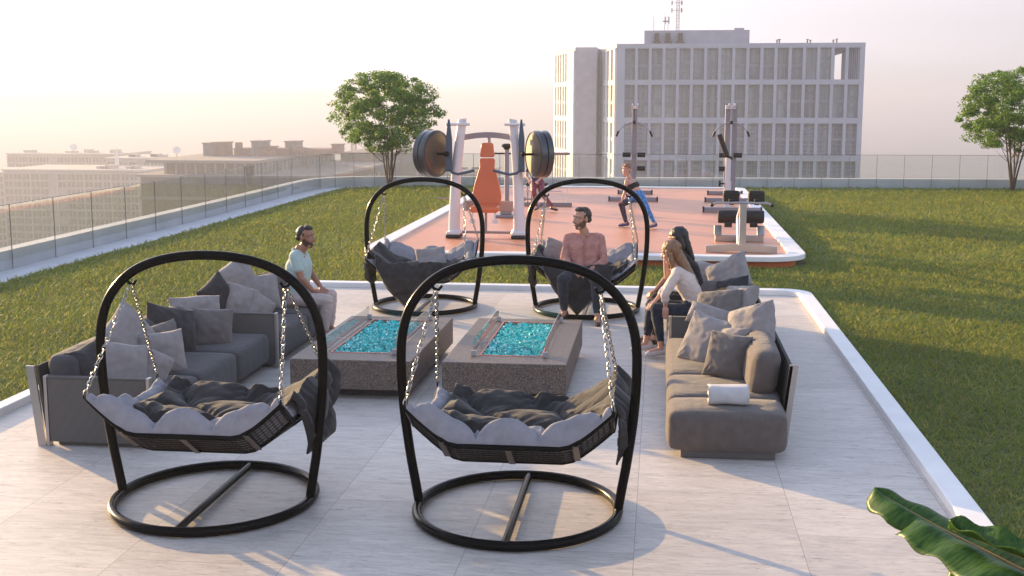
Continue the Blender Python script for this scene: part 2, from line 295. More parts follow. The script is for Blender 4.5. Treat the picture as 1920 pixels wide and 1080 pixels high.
M = dict(
    trav=mat_travertine(),
    curb=mat('white_stone', (.78,.76,.74), .45, vary=.05, vscale=3, bump=.1, bscale=60),
    concrete=mat('pale_concrete', (.56,.55,.56), .8, vary=.10, vscale=1.3, bump=.2, bscale=30),
    soil=mat('lawn_soil', (.115,.12,.04), .95, vary=.5, vscale=9, bump=.6, bscale=30, bdist=.02),
    coral=mat('coral_rubber', (.58,.235,.12), .42, vary=.09, vscale=.9, bump=.08, bscale=120, spec=.4),
    orange_band=mat('orange_paint', (.62,.14,.035), .5, vary=.1, vscale=2),
    gym_white=mat('gloss_white', (.78,.76,.76), .3, vary=.03),
    black=mat('black_powder_coat', (.0045,.004,.0035), .24, spec=.08),
    chain=mat('galvanised_steel', (.34,.32,.29), .3, 1.0, vary=.25, vscale=120),
    weave=mat('dark_rattan', (.035,.028,.024), .5, bump=.3, bscale=200),
    bronze=mat('bronze_strip', (.10,.075,.065), .4),
    cushion=fabric('light_grey_cotton', (.26,.25,.27), 500, bump=.2),
    blanket=fabric('charcoal_quilt', (.032,.029,.029), 500, bump=.25, vary=.25),
    sofa=fabric('grey_brown_weave', (.125,.104,.093), 300, 'Z', bump=.5, vary=.12),
    sofa_l=fabric('slate_grey_weave', (.068,.063,.064), 300, 'Z', bump=.5, vary=.12),
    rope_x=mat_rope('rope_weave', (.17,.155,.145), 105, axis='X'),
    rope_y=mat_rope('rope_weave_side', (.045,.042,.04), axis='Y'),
    alu=mat('brushed_aluminium', (.42,.40,.39), .38, .85, bump=.05, bscale=200),
    plinth=mat('taupe_plinth', (.10,.09,.085), .6),
    p_light=fabric('pale_grey_linen', (.275,.245,.235), 600, bump=.2, vary=.1),
    p_mid=fabric('mid_grey_linen', (.145,.127,.118), 600, bump=.2, vary=.1),
    p_dark=fabric('charcoal_linen', (.042,.038,.039), 600, bump=.2, vary=.1),
    p_black=fabric('black_linen', (.03,.03,.036), 600, bump=.2),
    towel=fabric('white_terry', (.62,.60,.60), 700, bump=.6, vary=.06),
    granite=mat_granite(),
    granite_dark=mat('dark_plinth', (.05,.045,.05), .7, vary=.4, vscale=60),
    copper=mat('copper_trim', (.50,.13,.09), .35, .4),
    fireglass=island_mat('turquoise_glass', [(.0,.20,.24), (.02,.55,.54), (.05,.80,.74), (.01,.38,.42), (.25,.88,.80), (.03,.62,.60), (.85,1,.95)], .08, .0),
    acrylic=mat('frosted_acrylic', (.36,.35,.36), .3),
    clear=mat_glass('clear_guard', (.985,.99,.99)),
    rail_glass=mat_glass('rail_glass', (.93,.95,.95), .2),
    joint=mat('dark_seal', (.17,.15,.14), .5),
    pink_white=mat('machine_white', (.68,.64,.65), .28, coat=.3),
    machine_grey=mat('machine_grey', (.27,.24,.26), .4),
    steel_blue=mat('blue_steel', (.07,.10,.15), .35, .3),
    orange=mat('orange_vinyl', (.66,.15,.055), .42, bump=.15, bscale=30),
    pad_black=mat('black_vinyl', (.022,.017,.016), .5, bump=.2, bscale=60, spec=.3),
    rubber=mat('rubber', (.012,.011,.011), .6),
    plate=mat('black_plate', (.05,.055,.065), .32, .2, coat=.2),
    plate_face=mat('bronze_disc', (.15,.12,.09), .4, .7, vary=.15, vscale=4),
    bark=mat('bark', (.10,.07,.05), .9, bump=.5, bscale=30, vary=.3, vscale=10),
    tree=mat_leaf('tree_leaves', [(.04,.11,.018), (.08,.18,.026), (.13,.24,.03), (.06,.14,.028), (.18,.27,.036)], .38),
    grass=mat_leaf('grass_blades', [(.095,.165,.032), (.16,.225,.036), (.23,.255,.038), (.12,.185,.034), (.31,.29,.05), (.145,.205,.036), (.43,.36,.10)], .4, .6),
    skin_tan=mat('skin_tan', (.46,.235,.15), .5, vary=.06, vscale=20),
    skin_brown=mat('skin_brown', (.32,.145,.085), .5, vary=.06, vscale=20),
    skin_fair=mat('skin_fair', (.55,.29,.21), .5, vary=.06, vscale=20),
    lip=mat('lip', (.32,.08,.07), .4), eye=mat('eye_white', (.7,.68,.66), .2), iris=mat('iris', (.02,.012,.008), .2), teeth=mat('teeth', (.75,.72,.66), .3),
    hair_black=mat('hair_black', (.010,.008,.007), .42, bump=.6, bscale=60, stretch=(6,6,.6)),
    stubble=mat('stubble', (.06,.03,.02), .7), stubble_tan=mat('stubble_tan', (.13,.06,.038), .7),
    hair_brown=mat('hair_brown', (.035,.020,.012), .45, bump=.6, bscale=60, stretch=(6,6,.6)),
    hair_blonde=mat('hair_honey', (.23,.115,.055), .42, vary=.45, vscale=14, bump=.7, bscale=60, stretch=(6,6,.5)),
    hair_red=mat('hair_auburn', (.22,.10,.055), .42, vary=.3, vscale=20, bump=.5, bscale=60, stretch=(6,6,.6)),
    polo=fabric('mint_jersey', (.40,.50,.47), 600, bump=.15, vary=.06),
    salmon=fabric('salmon_shirt', (.44,.215,.18), 600, bump=.15, vary=.2),
    jeans=fabric('dark_denim', (.030,.032,.042), 600, bump=.2, vary=.35),
    navy=fabric('navy_denim', (.022,.028,.045), 600, bump=.2, vary=.35),
    beige=fabric('beige_chino', (.48,.39,.36), 600, bump=.15, vary=.06),
    cream=fabric('cream_knit', (.66,.55,.49), 300, bump=.5, vary=.05),
    shoe_white=mat('white_canvas', (.62,.56,.55), .6), shoe_dark=mat('dark_leather', (.03,.02,.018), .4), shoe_blue=mat('blue_knit', (.05,.06,.16), .6),
    black_cloth=fabric('black_cloth', (.015,.014,.015), 600, bump=.1),
    tights_blue=mat('patterned_blue_tights', (.06,.20,.48), .6, vary=.75, vscale=16), tights_dark=mat('dark_tights', (.035,.03,.06), .6, vary=.6, vscale=20),
    bag_red=mat('red_pattern_tights', (.22,.04,.06), .6, vary=.8, vscale=25), jersey_navy=mat('navy_jersey', (.03,.03,.12), .6, vary=.4, vscale=20),
    b_conc=mat('facade_concrete', (.43,.43,.47), .85, vary=.08, vscale=.3, bump=.1, bscale=2),
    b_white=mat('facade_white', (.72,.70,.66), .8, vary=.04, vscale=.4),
    b_glass=mat_curtain_reflect('bay_glass', (.155,.175,.185), (.32,.34,.34), (.22,.225,.22)),
    b_glass2=mat_curtain_reflect('bay_glass_lower', (.13,.155,.185), (.30,.32,.33), (.19,.22,.32), .35),  # bluish fields and cream bands are reflections painted into the lower panes
    b_span=mat('spandrel', (.27,.27,.29), .6, vary=.1, vscale=1),
    b_pier=mat('concrete_pier', (.40,.38,.42), .85, vary=.10, vscale=.6),
    far_trim=mat('far_trim', (.46,.38,.32), .9, vary=.08, vscale=.1),
    far_wall=mat('far_plaster', (.34,.265,.215), .9, vary=.06, vscale=.1), far_win=mat('far_window', (.10,.06,.04), .3, vary=.3, vscale=.3), far_wind=mat('far_window_dark', (.10,.075,.06), .5, vary=.35, vscale=.3),
    far_brown=mat('far_brown', (.10,.062,.05), .9, vary=.15, vscale=.2), far_roof=mat('far_roof', (.20,.165,.155), .9, vary=.15, vscale=.1),
    rust=mat('rusty_steel', (.20,.09,.06), .8, vary=.4, vscale=1.5), steel=mat('mast_steel', (.25,.22,.21), .6, .3),
    city=mat('city_ground', (.20,.17,.15), .95, vary=.3, vscale=.02),
    banana=mat_leaf('banana_leaf', [(.03,.09,.012), (.035,.10,.014)], .35, .35),
    midrib=mat('midrib', (.42,.22,.05), .5),
)
def patchy(m):
    """broad drier and lusher patches over the lawn"""
    nt = m.node_tree; L = nt.links.new; cr = [n for n in nt.nodes if n.type == 'VALTORGB'][0]; tc = N(nt, 'ShaderNodeTexCoord'); nz = N(nt, 'ShaderNodeTexNoise'); nz.inputs['Scale'].default_value = .55; nz.inputs['Detail'].default_value = 4
    mr = N(nt, 'ShaderNodeMapRange'); mr.inputs[1].default_value = .3; mr.inputs[2].default_value = .7; mr.inputs[3].default_value = .74; mr.inputs[4].default_value = 1.2
    hs = N(nt, 'ShaderNodeHueSaturation'); L(tc.outputs['Object'], nz.inputs[0]); L(nz.outputs[0], mr.inputs[0]); L(mr.outputs[0], hs.inputs['Value']); L(cr.outputs[0], hs.inputs['Color'])
    L(hs.outputs[0], [n for n in nt.nodes if n.type == 'BSDF_PRINCIPLED'][0].inputs['Base Color'])
patchy(M['grass'])
# banana leaf cross veins
def vein_bump(m, axis='X', scale=26):
    nt = m.node_tree; L = nt.links.new; p = [n for n in nt.nodes if n.type == 'BSDF_PRINCIPLED'][0]
    uv = N(nt, 'ShaderNodeUVMap'); mp = N(nt, 'ShaderNodeMapping'); mp.inputs['Scale'].default_value = (1, .08, 1); L(uv.outputs[0], mp.inputs[0])
    n = N(nt, 'ShaderNodeTexNoise'); n.inputs['Scale'].default_value = 38; n.inputs['Detail'].default_value = 3; L(mp.outputs[0], n.inputs[0])
    cr = N(nt, 'ShaderNodeValToRGB'); e = cr.color_ramp.elements; e[0].position = .3; e[0].color = (.022,.075,.010,1); e[1].position = .7; e[1].color = (.085,.17,.025,1)
    L(n.outputs[0], cr.inputs[0]); L(cr.outputs[0], p.inputs['Base Color'])
    for q in nt.nodes:
        if q.type == 'HUE_SAT': L(cr.outputs[0], q.inputs['Color'])
    bp = N(nt, 'ShaderNodeBump'); bp.inputs['Strength'].default_value = .5; bp.inputs['Distance'].default_value = .004; L(n.outputs[0], bp.inputs['Height']); L(bp.outputs[0], p.inputs['Normal'])
vein_bump(M['banana'])

# ================================================================== SETTING
def rounded(poly, rads, n=10):
    """polygon with rounded corners"""
    out = []; k = len(poly)
    for i, p in enumerate(poly):
        r = rads[i] if isinstance(rads, (list, tuple)) else rads
        p = Vector(p); a = (Vector(poly[i-1])-p).normalized(); b = (Vector(poly[(i+1) % k])-p).normalized()
        if r <= 0: out.append(tuple(p)); continue
        ang = a.angle(b); t = r/math.tan(ang/2); c = p + (a+b).normalized()*(r/math.sin(ang/2))
        s = p+a*t; e = p+b*t; va = s-c; vb = e-c; d = va.angle_signed(vb) if hasattr(va, 'angle_signed') else 0
        for j in range(n+1):
            q = -d*j/n
            out.append((c.x + va.x*math.cos(q)-va.y*math.sin(q), c.y + va.x*math.sin(q)+va.y*math.cos(q)))
    return out
def ring_strip(mb, outer, inner, z0, z1, mi=0):
    """closed band between two matching outlines, with both side walls"""
    n = len(outer); v = [(x, y, z) for z in (z0, z1) for pl in (outer, inner) for x, y in pl]
    f = []
    for i in range(n):
        j = (i+1) % n
        f += [(2*n+i, 2*n+j, 3*n+j, 3*n+i), (i, j, 2*n+j, 2*n+i), (n+i, n+j, 3*n+j, 3*n+i), (i, j, n+j, n+i)]
    mb.add(v, f, mi)
def offset(poly, d):
    """move a polygon inward by d (counter-clockwise outline)"""
    n = len(poly); out = []
    for i in range(n):
        p0, p1, p2 = Vector(poly[i-1]), Vector(poly[i]), Vector(poly[(i+1) % n])
        e1 = (p1-p0); e2 = (p2-p1)
        if e1.length < 1e-6: e1 = e2
        if e2.length < 1e-6: e2 = e1
        e1 = e1.normalized(); e2 = e2.normalized(); n1 = Vector((-e1.y, e1.x)); n2 = Vector((-e2.y, e2.x))
        m = (n1+n2); m = m.normalized() if m.length > 1e-6 else n1
        out.append(tuple(p1 + m*(d/max(.3, m.dot(n1)))))
    return out

# inner face of the parapet, from behind the camera round the far left corner to the far right
PW = [(-10.72, -6), (-10.82, 19), (-10.9, 29), (-11.08, 37.0)]
cx, cy, rr_ = -9.05, 38.0, 2.0
PW += [(cx - rr_*math.cos(a), cy + rr_*math.sin(a)) for a in [R(10*k) for k in range(1, 9)]]
PW += [(-8.7, 40.0), (-2.4, 40.25), (11.2, 40.9), (34, 42.0)]
def off_line(pl, d):
    out = []
    for i, p in enumerate(pl):
        a = Vector(pl[max(0, i-1)]); b = Vector(pl[min(len(pl)-1, i+1)]); t = (b-a).normalized(); out.append((p[0]-t.y*d, p[1]+t.x*d))
    return out
def band(pl, d0, d1, z0, z1, name, m):
    a = off_line(pl, d0); b = off_line(pl, d1); n = len(a); mb = MB()
    v = [(x, y, z) for z in (z0, z1) for q in (a, b) for x, y in q]; f = []
    for i in range(n-1):
        f += [(2*n+i, 2*n+i+1, 3*n+i+1, 3*n+i), (i, i+1, 2*n+i+1, 2*n+i), (n+i, n+i+1, 3*n+i+1, 3*n+i), (i, i+1, n+i+1, n+i)]
    f += [(0, n, 3*n, 2*n), (n-1, 2*n-1, 4*n-1, 3*n-1)]
    mb.add(v, f); return mb.build(name, m, None, 30)
par = band(PW, 0, .28, -1.2, .335, 'parapet_wall', M['concrete'])
tag(par, 'low pale concrete parapet wall running round the edge of the roof lawn', 'wall')
struct(band(PW, -.70, -.003, -.1, .012, 'path', M['concrete']))
# roof slab under everything and the city floor far below
sl_ = MB(); sl_.box(-10.95, 34, -6, 39.9, -9.0, -.13); struct(sl_.build('roof_slab', M['concrete']))
lawn = MB(); lawn.add([(-10.3, -6, 0), (34, -6, 0), (34, 42, 0), (-8.9, 40.05, 0), (-9.6, 39.7, 0), (-10.3, 38.6, 0)], [(0,1,2,3,4,5)]); struct(lawn.build('lawn_ground', M['soil']))
cg = MB(); cg.box(-9800, 9800, -280, 11800, -81, -80); struct(cg.build('city_ground', M['city']))

# deck with its raised white edge
DO = rounded([(-5.98, -5), (2.2, -5), (2.2, 18.22), (-5.98, 18.22)], [0, 0, .42, .42])
DI = rounded([(-5.84, -4.9), (2.02, -4.9), (2.02, 18.02), (-5.84, 18.02)], [0, 0, .26, .26])
d = MB(); d.prism(DI, -.1, .006); struct(d.build('deck_floor', M['trav']))
d = MB(); ring_strip(d, DO, DI, -.1, .075); struct(d.build('deck_kerb', M['curb'], None, 30, bevel=.008))

# gym platform: orange recess, white rim, coral floor
GO = rounded([(-5.27, 20.88), (2.53, 20.88), (2.56, 38.1), (-5.40, 38.1)], [.75, .75, .6, .6], 12)
GI = rounded([(-4.98, 21.17), (2.24, 21.17), (2.27, 37.8), (-5.10, 37.8)], [.5, .5, .35, .35], 12)
GB = offset(GO, .16)
d = MB(); d.prism(GB, -.1, .118); struct(d.build('platform_base', M['orange_band'], None, 30))
d = MB(); ring_strip(d, GO, GI, .118, .205); struct(d.build('platform_rim', M['curb'], None, 30, bevel=.01))
d = MB(); d.prism(offset(GI, -.01), .121, .165); struct(d.build('platform_floor', M['coral'], None, 30))

# ------------------------------------------------------------------ glass railing inside the parapet
def resample(pl, step, start=0):
    pts = [Vector(p) for p in pl]; L = [0]
    for a, b in zip(pts, pts[1:]): L.append(L[-1]+(b-a).length)
    out = []; s = start
    while s <= L[-1]:
        for i in range(len(L)-1):
            if L[i] <= s <= L[i+1]:
                t = (s-L[i])/(L[i+1]-L[i]) if L[i+1] > L[i] else 0; out.append(pts[i].lerp(pts[i+1], t)); break
        s += step
    return out
rail = thing('glass_railing', 'frameless clear glass railing with thin dark joints fixed inside the low parapet', 'railing')
in_l = off_line(PW, -.035)
left = [Vector(p) for p in in_l if p[1] < 37.5 and p[0] < -10]; 
ls = resample(in_l[:4], 1.52, 25.32-1.52*8)        # joints fall at y = 19.32, 20.84 ...
cs = [Vector(p) for p in in_l[3:12]][2::2]
bs = resample(in_l[12:], .868, .0)
js = ls + [c for c in cs if (c-ls[-1]).length > .5] + bs
js = [js[0]] + [b for a, b in zip(js, js[1:]) if (b-a).length > .25]
ZT = 1.09
for a, b in zip(js, js[1:]):
    t = (b-a).normalized(); n = Vector((-t.y, t.x)); a2 = a+t*.008; b2 = b-t*.008; g = MB()
    v = [(*(a2+n*.006), .02), (*(b2+n*.006), .02), (*(b2-n*.006), .02), (*(a2-n*.006), .02)]; v += [(x, y, ZT) for x, y, z in v]
    g.add(v, [(0,1,2,3), (4,5,6,7), (0,1,5,4), (1,2,6,5), (2,3,7,6), (3,0,4,7)]); g.build('glass_panel', M['rail_glass'], rail)
for a in js:
    g = MB(); g.box(a.x-.006, a.x+.006, a.y-.006, a.y+.006, .01, ZT+.005); g.build('joint_post', M['joint'], rail)
g = MB(); g.tube([(p.x, p.y, ZT+.008) for p in js], .007, 6); g.build('top_rail', M['joint'], rail)

# ================================================================== FAR BUILDINGS
def cells(mb, P0, U, V, us, vs, d, mi=0):
    """boxes set on a wall: P0 origin, U along the wall, V outward normal; us (u0,u1) vs (z0,z1) pairs, d depth"""
    P0 = Vector(P0); U = Vector(U); V = Vector(V)
    for u0, u1 in us:
        for z0, z1 in vs:
            q = [P0+U*u0, P0+U*u1]
            v = [q[0], q[1], q[1]+V*d, q[0]+V*d]
            v = [(p.x, p.y, z) for z in (z0, z1) for p in v]
            mb.add(v, [(0,1,2,3), (4,5,6,7), (0,1,5,4), (1,2,6,5), (2,3,7,6), (3,0,4,7)], mi)
# --- the large concrete block beyond the back parapet
bt = thing('apartment_block', 'large pale concrete apartment block with a deep grid of window bays beyond the back railing', 'building', (13, 225, -80))
def wpart(mb, name, m, par_, sm=False, **k):
    """world-space part under an Empty that stands off the origin"""
    o = mb.build(name, m, par_, sm, **k)
    q = par_
    loc = Vector((0,0,0))
    while q is not None: loc += q.location; q = q.parent
    o.location = o.location - loc; return o
ZR = 13.0
foot = [(35.3, 226.0), (-8.0, 226.0), (-12.0, 245.7), (-12.4, 238.6), (-16.4, 238.5), (-21.9, 259.3), (-21.9, 282), (36, 282)]
b = MB(); b.prism(foot[::-1], -80, 6.2)
foot2 = [(30.1, 226.0)] + foot[1:-1] + [(30.1, 282)]
b.prism(foot2[::-1], 6.2, 12.3); wpart(b, 'wall', M['b_conc'], bt)
b = MB(); b.prism(([(35.4, 224.9), (-8.1, 224.9)] + [(-12.15, 245.8), (-12.4, 245.5), (-12.4, 238.4), (-16.5, 238.3), (-22.1, 259.4), (-22.1, 282.2), (36.1, 282.2)])[::-1], 12.3, 13.0)
wpart(b, 'roof', M['b_conc'], bt)
cols = [(-6.6, -4.79)] + [(-4.3+2.46*k, -4.3+2.46*k+1.93) for k in range(16)]
rows = [(6.63, 12.14), (-.09, 5.74), (-6.75, -1.10), (-13.4, -7.78), (-20.1, -14.4)]
piers = [(-8.02, -6.6)] + [(cols[i][1], cols[i+1][0]) for i in range(len(cols)-1)] + [(cols[-1][1], 35.38)]
g = MB(); P0 = (0, 226.0, 0); U = (1, 0, 0); V = (0, -1, 0)
cells(g, P0, U, V, piers, [(-26, 12.3)], 1.1)
slabs = [(12.14, 12.3)] + [(rows[i+1][1], rows[i][0]) for i in range(4)] + [(-26, rows[4][0])]
cells(g, P0, U, V, cols, slabs, 1.05)
for i in (15, 16): pass
wpart(g, 'facade_frame', M['b_conc'], bt)
k_ = 0
for ri, (z0, z1) in enumerate(rows[:4]):
    for ci, (x0, x1) in enumerate(cols):
        if ri == 0 and ci >= 15: continue
        g = MB(); cells(g, P0, U, V, [(x0+.004, x1-.004)], [(z0+.004, z1-.004)], .14)
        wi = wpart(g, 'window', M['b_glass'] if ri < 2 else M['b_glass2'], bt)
        s = MB(); mid = (z0+z1)/2 + (.0 if ri else -.3)
        cells(s, P0, U, V, [(x0+.01, x1-.01)], [(mid-.27, mid+.27)], .22)
        cells(s, P0, U, V, [((x0+x1)/2-.04, (x0+x1)/2+.04), (x0+.02, x0+.11), (x1-.11, x1-.02)], [(z0+.02, z1-.02)], .20)
        wpart(s, 'spandrel', M['b_span'], wi)
# open corner of the top floor: fins along the right hand side
g = MB()
for i in range(9): g.box(34.6, 35.3, 228+i*2.4, 228.8+i*2.4, 6.2, 12.3)
g.box(30.1, 30.35, 226.1, 246, 6.2, 12.3); wpart(g, 'terrace_fin', M['b_pier'], bt)
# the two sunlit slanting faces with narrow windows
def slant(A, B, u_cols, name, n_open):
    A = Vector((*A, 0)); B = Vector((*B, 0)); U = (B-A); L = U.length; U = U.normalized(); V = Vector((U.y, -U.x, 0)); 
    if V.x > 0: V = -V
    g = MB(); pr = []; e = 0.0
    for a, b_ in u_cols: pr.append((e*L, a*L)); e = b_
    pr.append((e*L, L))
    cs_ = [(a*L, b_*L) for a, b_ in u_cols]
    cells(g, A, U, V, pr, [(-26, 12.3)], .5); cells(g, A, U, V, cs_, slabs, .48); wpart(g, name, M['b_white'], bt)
    for z0, z1 in rows[:4]:
        for a, b_ in cs_:
            w_ = MB(); cells(w_, A, U, V, [(a+.005, b_-.005)], [(z0+.005, z1-.005)], .1); o = wpart(w_, 'window', M['b_glass'], bt)
            s = MB(); m_ = (z0+z1)/2-.2; cells(s, A, U, V, [(a+.01, b_-.01)], [(m_-.3, m_+.3)], .3)
            if z0 < 6: wpart(s, 'spandrel', M['b_white'], o)
slant((-8.0, 226.2), (-12.0, 245.7), [(.10+.225*i, .10+.225*i+.125) for i in range(4)], 'side_frame', 4)
slant((-16.4, 238.8), (-21.9, 259.3), [(.32+.132*i, .32+.132*i+.085) for i in range(5)], 'side_frame', 5)
g = MB(); g.prism([(-16.42, 238.42), (-12.38, 238.42), (-12.38, 238.6), (-16.42, 238.6)], -26, 12.9); wpart(g, 'stair_wall', M['b_pier'], bt)
g = MB(); g.box(-3.25, 15.4, 226.5, 240, 13.003, 15.4); g.box(12.8, 14.6, 229, 231, 15.403, 15.9); ph = wpart(g, 'penthouse', M['b_pier'], bt)
for x in (-1.0, 1.0, 3.2):
    f = MB(); f.box(x-.4, x+.4, 225.7, 226.4, 13.6, 14.9); f.box(x-.65, x+.65, 225.6, 226.3, 13.1, 13.5); f.disc((x-.1, 225.62, 14.2), (0,1,0), .42, .12, 16); wpart(f, 'air_unit', M['far_brown'], bt)
for x in (20.3, 20.7, 25.6, 26.1, 30.1, 30.7):
    f = MB(); f.tube([(x, 227, 13.0), (x, 227, 13.4+.3*(x % 1))], .12, 8); f.disc((x, 227, 13.5+.3*(x % 1)), (0,0,1), .26, .12, 12); wpart(f, 'roof_vent', M['far_brown'], bt)
for x in (-1.6, .35, .95):
    f = MB(); f.tube([(x, 228, 15.4), (x, 228, 18.0)], .05, 6)
    if x > 0: f.box(x-.35, x+.15, 227.9, 228.1, 17.0, 17.2); f.box(x+.1, x+.25, 227.9, 228.1, 16.6, 17.9)
    wpart(f, 'antenna', M['steel'], bt)
def lattice(mb, c, z0, z1, w0, w1, step, r):
    cs_ = [(-1,-1), (1,-1), (1,1), (-1,1)]; n = max(2, int((z1-z0)/step))
    P = lambda k, i: Vector((c[0]+cs_[k][0]*(w0+(w1-w0)*i/n)/2, c[1]+cs_[k][1]*(w0+(w1-w0)*i/n)/2, z0+(z1-z0)*i/n))
    for k in range(4):
        mb.tube([P(k, 0), P(k, n)], r, 4)
        for i in range(n):
            q = (k+1) % 4
            mb.tube([P(k, i+1), P(q, i+1)], r*.6, 3, cap=False); mb.tube([P(k, i), P(q, i+1)] if i % 2 else [P(q, i), P(k, i+1)], r*.6, 3, cap=False)
f = MB(); lattice(f, (2.68, 228), 15.4, 20.9, .55, .5, .5, .045)
for z in (19.0, 20.3):
    f.tube([(1.6, 227.7, z), (3.6, 227.7, z)], .04, 4); f.box(1.5, 1.7, 227.6, 227.8, z-.4, z+.4); f.box(3.2, 3.45, 227.6, 227.8, z-.4, z+.4)
wpart(f, 'mast', M['steel'], bt)

# --- flat-roofed brown block to the left, with rooftop plant
bb = thing('flat_roofed_block', 'long brown flat-roofed building topped with rusty plant beyond the left railing', 'building', (-125, 390, -80))
g = MB(); g.box(-153, -96, 349, 445, -80, -19.3); g.box(-147, -118.5, 352.5, 440, -19.3, -15.2); wpart(g, 'wall', M['far_brown'], bb)
g = MB(); g.box(-154, -95.3, 347.6, 446, -19.3, -18.6); g.box(-151.5, -117.2, 349.5, 441, -15.2, -14.4)
for z in (-26, -33, -40, -47): g.box(-153.4, -95.7, 348.4, 445, z, z+.9)
wpart(g, 'roof', M['far_roof'], bb)
g = MB()
for i in range(10):
    x = -146.6+i*3.05; g.box(x, x+.55, 352.1, 352.5, -18.6, -15.2)
for i in range(22):
    y = 354+i*3.9; g.box(-118.5, -118.1, y, y+.6, -18.6, -15.2)
wpart(g, 'pilasters', M['far_wall'], bb)
for z in (-24.6, -31.6, -38.6, -45.6):
    for i in range(13): g = MB(); g.box(-152+i*4.3, -149.2+i*4.3, 348.75, 349.1, z-.9, z+3.2); wpart(g, 'window', M['far_win'], bb)
    for i in range(10): g = MB(); g.box(-96.2, -95.8, 352+i*6.6, 356+i*6.6, z-.9, z+3.2); wpart(g, 'window', M['far_win'], bb)
def plant(x0, x1, z1, nm='plant_box', m='rust', y=378, d=8):
    g = MB(); g.box(x0, x1, y, y+d, -14.4, z1); g.box(x0-.3, x1+.3, y-.3, y+d+.3, z1, z1+.4); g.box(x0+.2, x0+1.0, y-.6, y, -14.4, z1-1); wpart(g, nm, M[m], bb)
plant(-144.5, -141.0, -10.6, m='far_roof'); plant(-141.2, -137.6, -10.4); plant(-128.6, -125.0, -9.9, m='far_roof'); plant(-119.8, -116.3, -10.2, m='far_roof', y=385)
plant(-135, -118, -12.4, y=380, d=10); plant(-126, -121, -11.6, y=377, d=4); plant(-118, -107, -13.2, y=400, d=10); plant(-108.5, -105.5, -11.6, y=400, d=5)
g = MB(); g.tube([(-117, 383, -12.3), (-113, 384, -13.0), (-110, 386, -13.6), (-107, 392, -13.7)], 1.3, 10); wpart(g, 'duct', M['rust'], bb, 40); g = MB(); g.disc((-133.4, 380, -11.2), (0, 0, 1), 1.2, 2.2, 14); wpart(g, 'vent_drum', M['rust'], bb, 40)
g = MB(); g.box(-114, -95.8, 432, 480, -80, -15.3); wpart(g, 'rear_wing', M['far_brown'], bb)

# --- hazy blocks further off on the left
def far_block(name_label, x0, x1, y, ztop, dx, dz, depth=40, seed=0, strip=.14, side=False):
    t = thing('office_block', name_label, 'building', ((x0+x1)/2, y, -80), group='hazy blocks beyond the left railing')
    g = MB(); g.box(x0, x1, y, y+depth, -80, ztop); wpart(g, 'wall', M['far_wall'], t)
    rs = random.Random(seed); nx = int((x1-x0)/dx); nz = int(min(52, ztop+80)/dz)
    blank = [rs.random() < strip for _ in range(nx)]
    w_ = MB(); w2 = MB(); f = MB(); nw_ = 0
    for k in range(nz):
        for i in range(nx):
            if blank[i] and rs.random() < .6: continue
            a = x0+.15*dx+i*dx; z = ztop-1.2-(k+1)*dz+.75
            dk = rs.random() < .4
            if nw_ < 100: q_ = MB(); q_.box(a, a+dx*.78, y-.12, y, z, z+dz*.70); wpart(q_, 'window', M['far_wind' if dk else 'far_win'], t); nw_ += 1
            else: (w2 if dk else w_).box(a, a+dx*.78, y-.12, y, z, z+dz*.70)
            f.box(a+dx*.36, a+dx*.42, y-.28, y-.12, z, z+dz*.70)
            if rs.random() < .3: f.box(a, a+dx*.78, y-.5, y-.12, z-.15, z+.1)
    
    for q_, mm in ((w_, 'far_win'), (w2, 'far_wind')):
        if q_.v: wpart(q_, 'lower_windows', M[mm], t)['kind'] = 'stuff'
    wpart(f, 'mullions', M['far_trim'], t)
    p = MB()
    for i in range(0, nx+1, 3): p.box(x0+i*dx-.2, x0+i*dx+.35, y-.7, y-.01, ztop-50, ztop-.6)
    for k in range(0, nz, 5): p.box(x0, x1, y-.55, y-.01, ztop-1.0-k*dz, ztop-.4-k*dz)
    wpart(p, 'piers', M['far_trim'], t)
    r = MB(); r.box(x0-.6, x1+.6, y-.9, y+depth+.5, ztop, ztop+.8)
    for _ in range(5):
        a = rs.uniform(x0+3, x1-6); r.box(a, a+rs.uniform(2, 5), y+8, y+14, ztop+.8, ztop+rs.uniform(1.6, 3.2))
    wpart(r, 'roof', M['far_trim'], t); return t
far_block('wide hazy block with a dense window grid filling the view behind the left railing', -292, -226, 520, -28.0, 4.2, 3.3, seed=3)
far_block('long hazy block with a low flat roof showing above the wide gridded one', -352, -288, 632, -25.8, 4.0, 3.6, seed=5)
far_block('narrow hazy block just left of the brown flat-roofed building', -262, -228, 560, -24.5, 3.6, 3.4, seed=9)
far_block('pale hazy block at the very left edge, partly behind the wide gridded one', -352, -297, 540, -30.5, 4.2, 3.4, seed=12)
far_block('low hazy block to the right of the brown building under the left tree', -112, -78, 560, -29.5, 4.0, 3.4, seed=15)
def dish(x, y, z, r, lab):
    t = thing('satellite_dish', lab, 'dish', (x, y, z-3)); g = MB(); ax = Vector((.35, -.75, .55)).normalized()
    M3 = ax.to_track_quat('Z', 'Y').to_matrix(); vs = []; fs = []
    for i in range(6):
        for k in range(20):
            rr = r*i/5; vs.append(Vector((x, y, z)) + M3 @ Vector((rr*math.cos(2*PI*k/20), rr*math.sin(2*PI*k/20), .35*rr*rr/r)))
    for i in range(5):
        for k in range(20): fs.append((i*20+k, i*20+(k+1) % 20, (i+1)*20+(k+1) % 20, (i+1)*20+k))
    g.add(vs, fs); o = wpart(g, 'bowl', M['b_white'], t, 40); md = o.modifiers.new('s', 'SOLIDIFY'); md.thickness = .15
    g = MB(); g.tube([(x, y, z-3.3), (x, y, z)], .25, 8); wpart(g, 'post', M['steel'], t)
dish(-318, 640, -22.3, 2.1, 'white satellite dish on the long hazy block')
dish(-232, 572, -20.8, 2.0, 'white satellite dish left of the brown flat-roofed building')
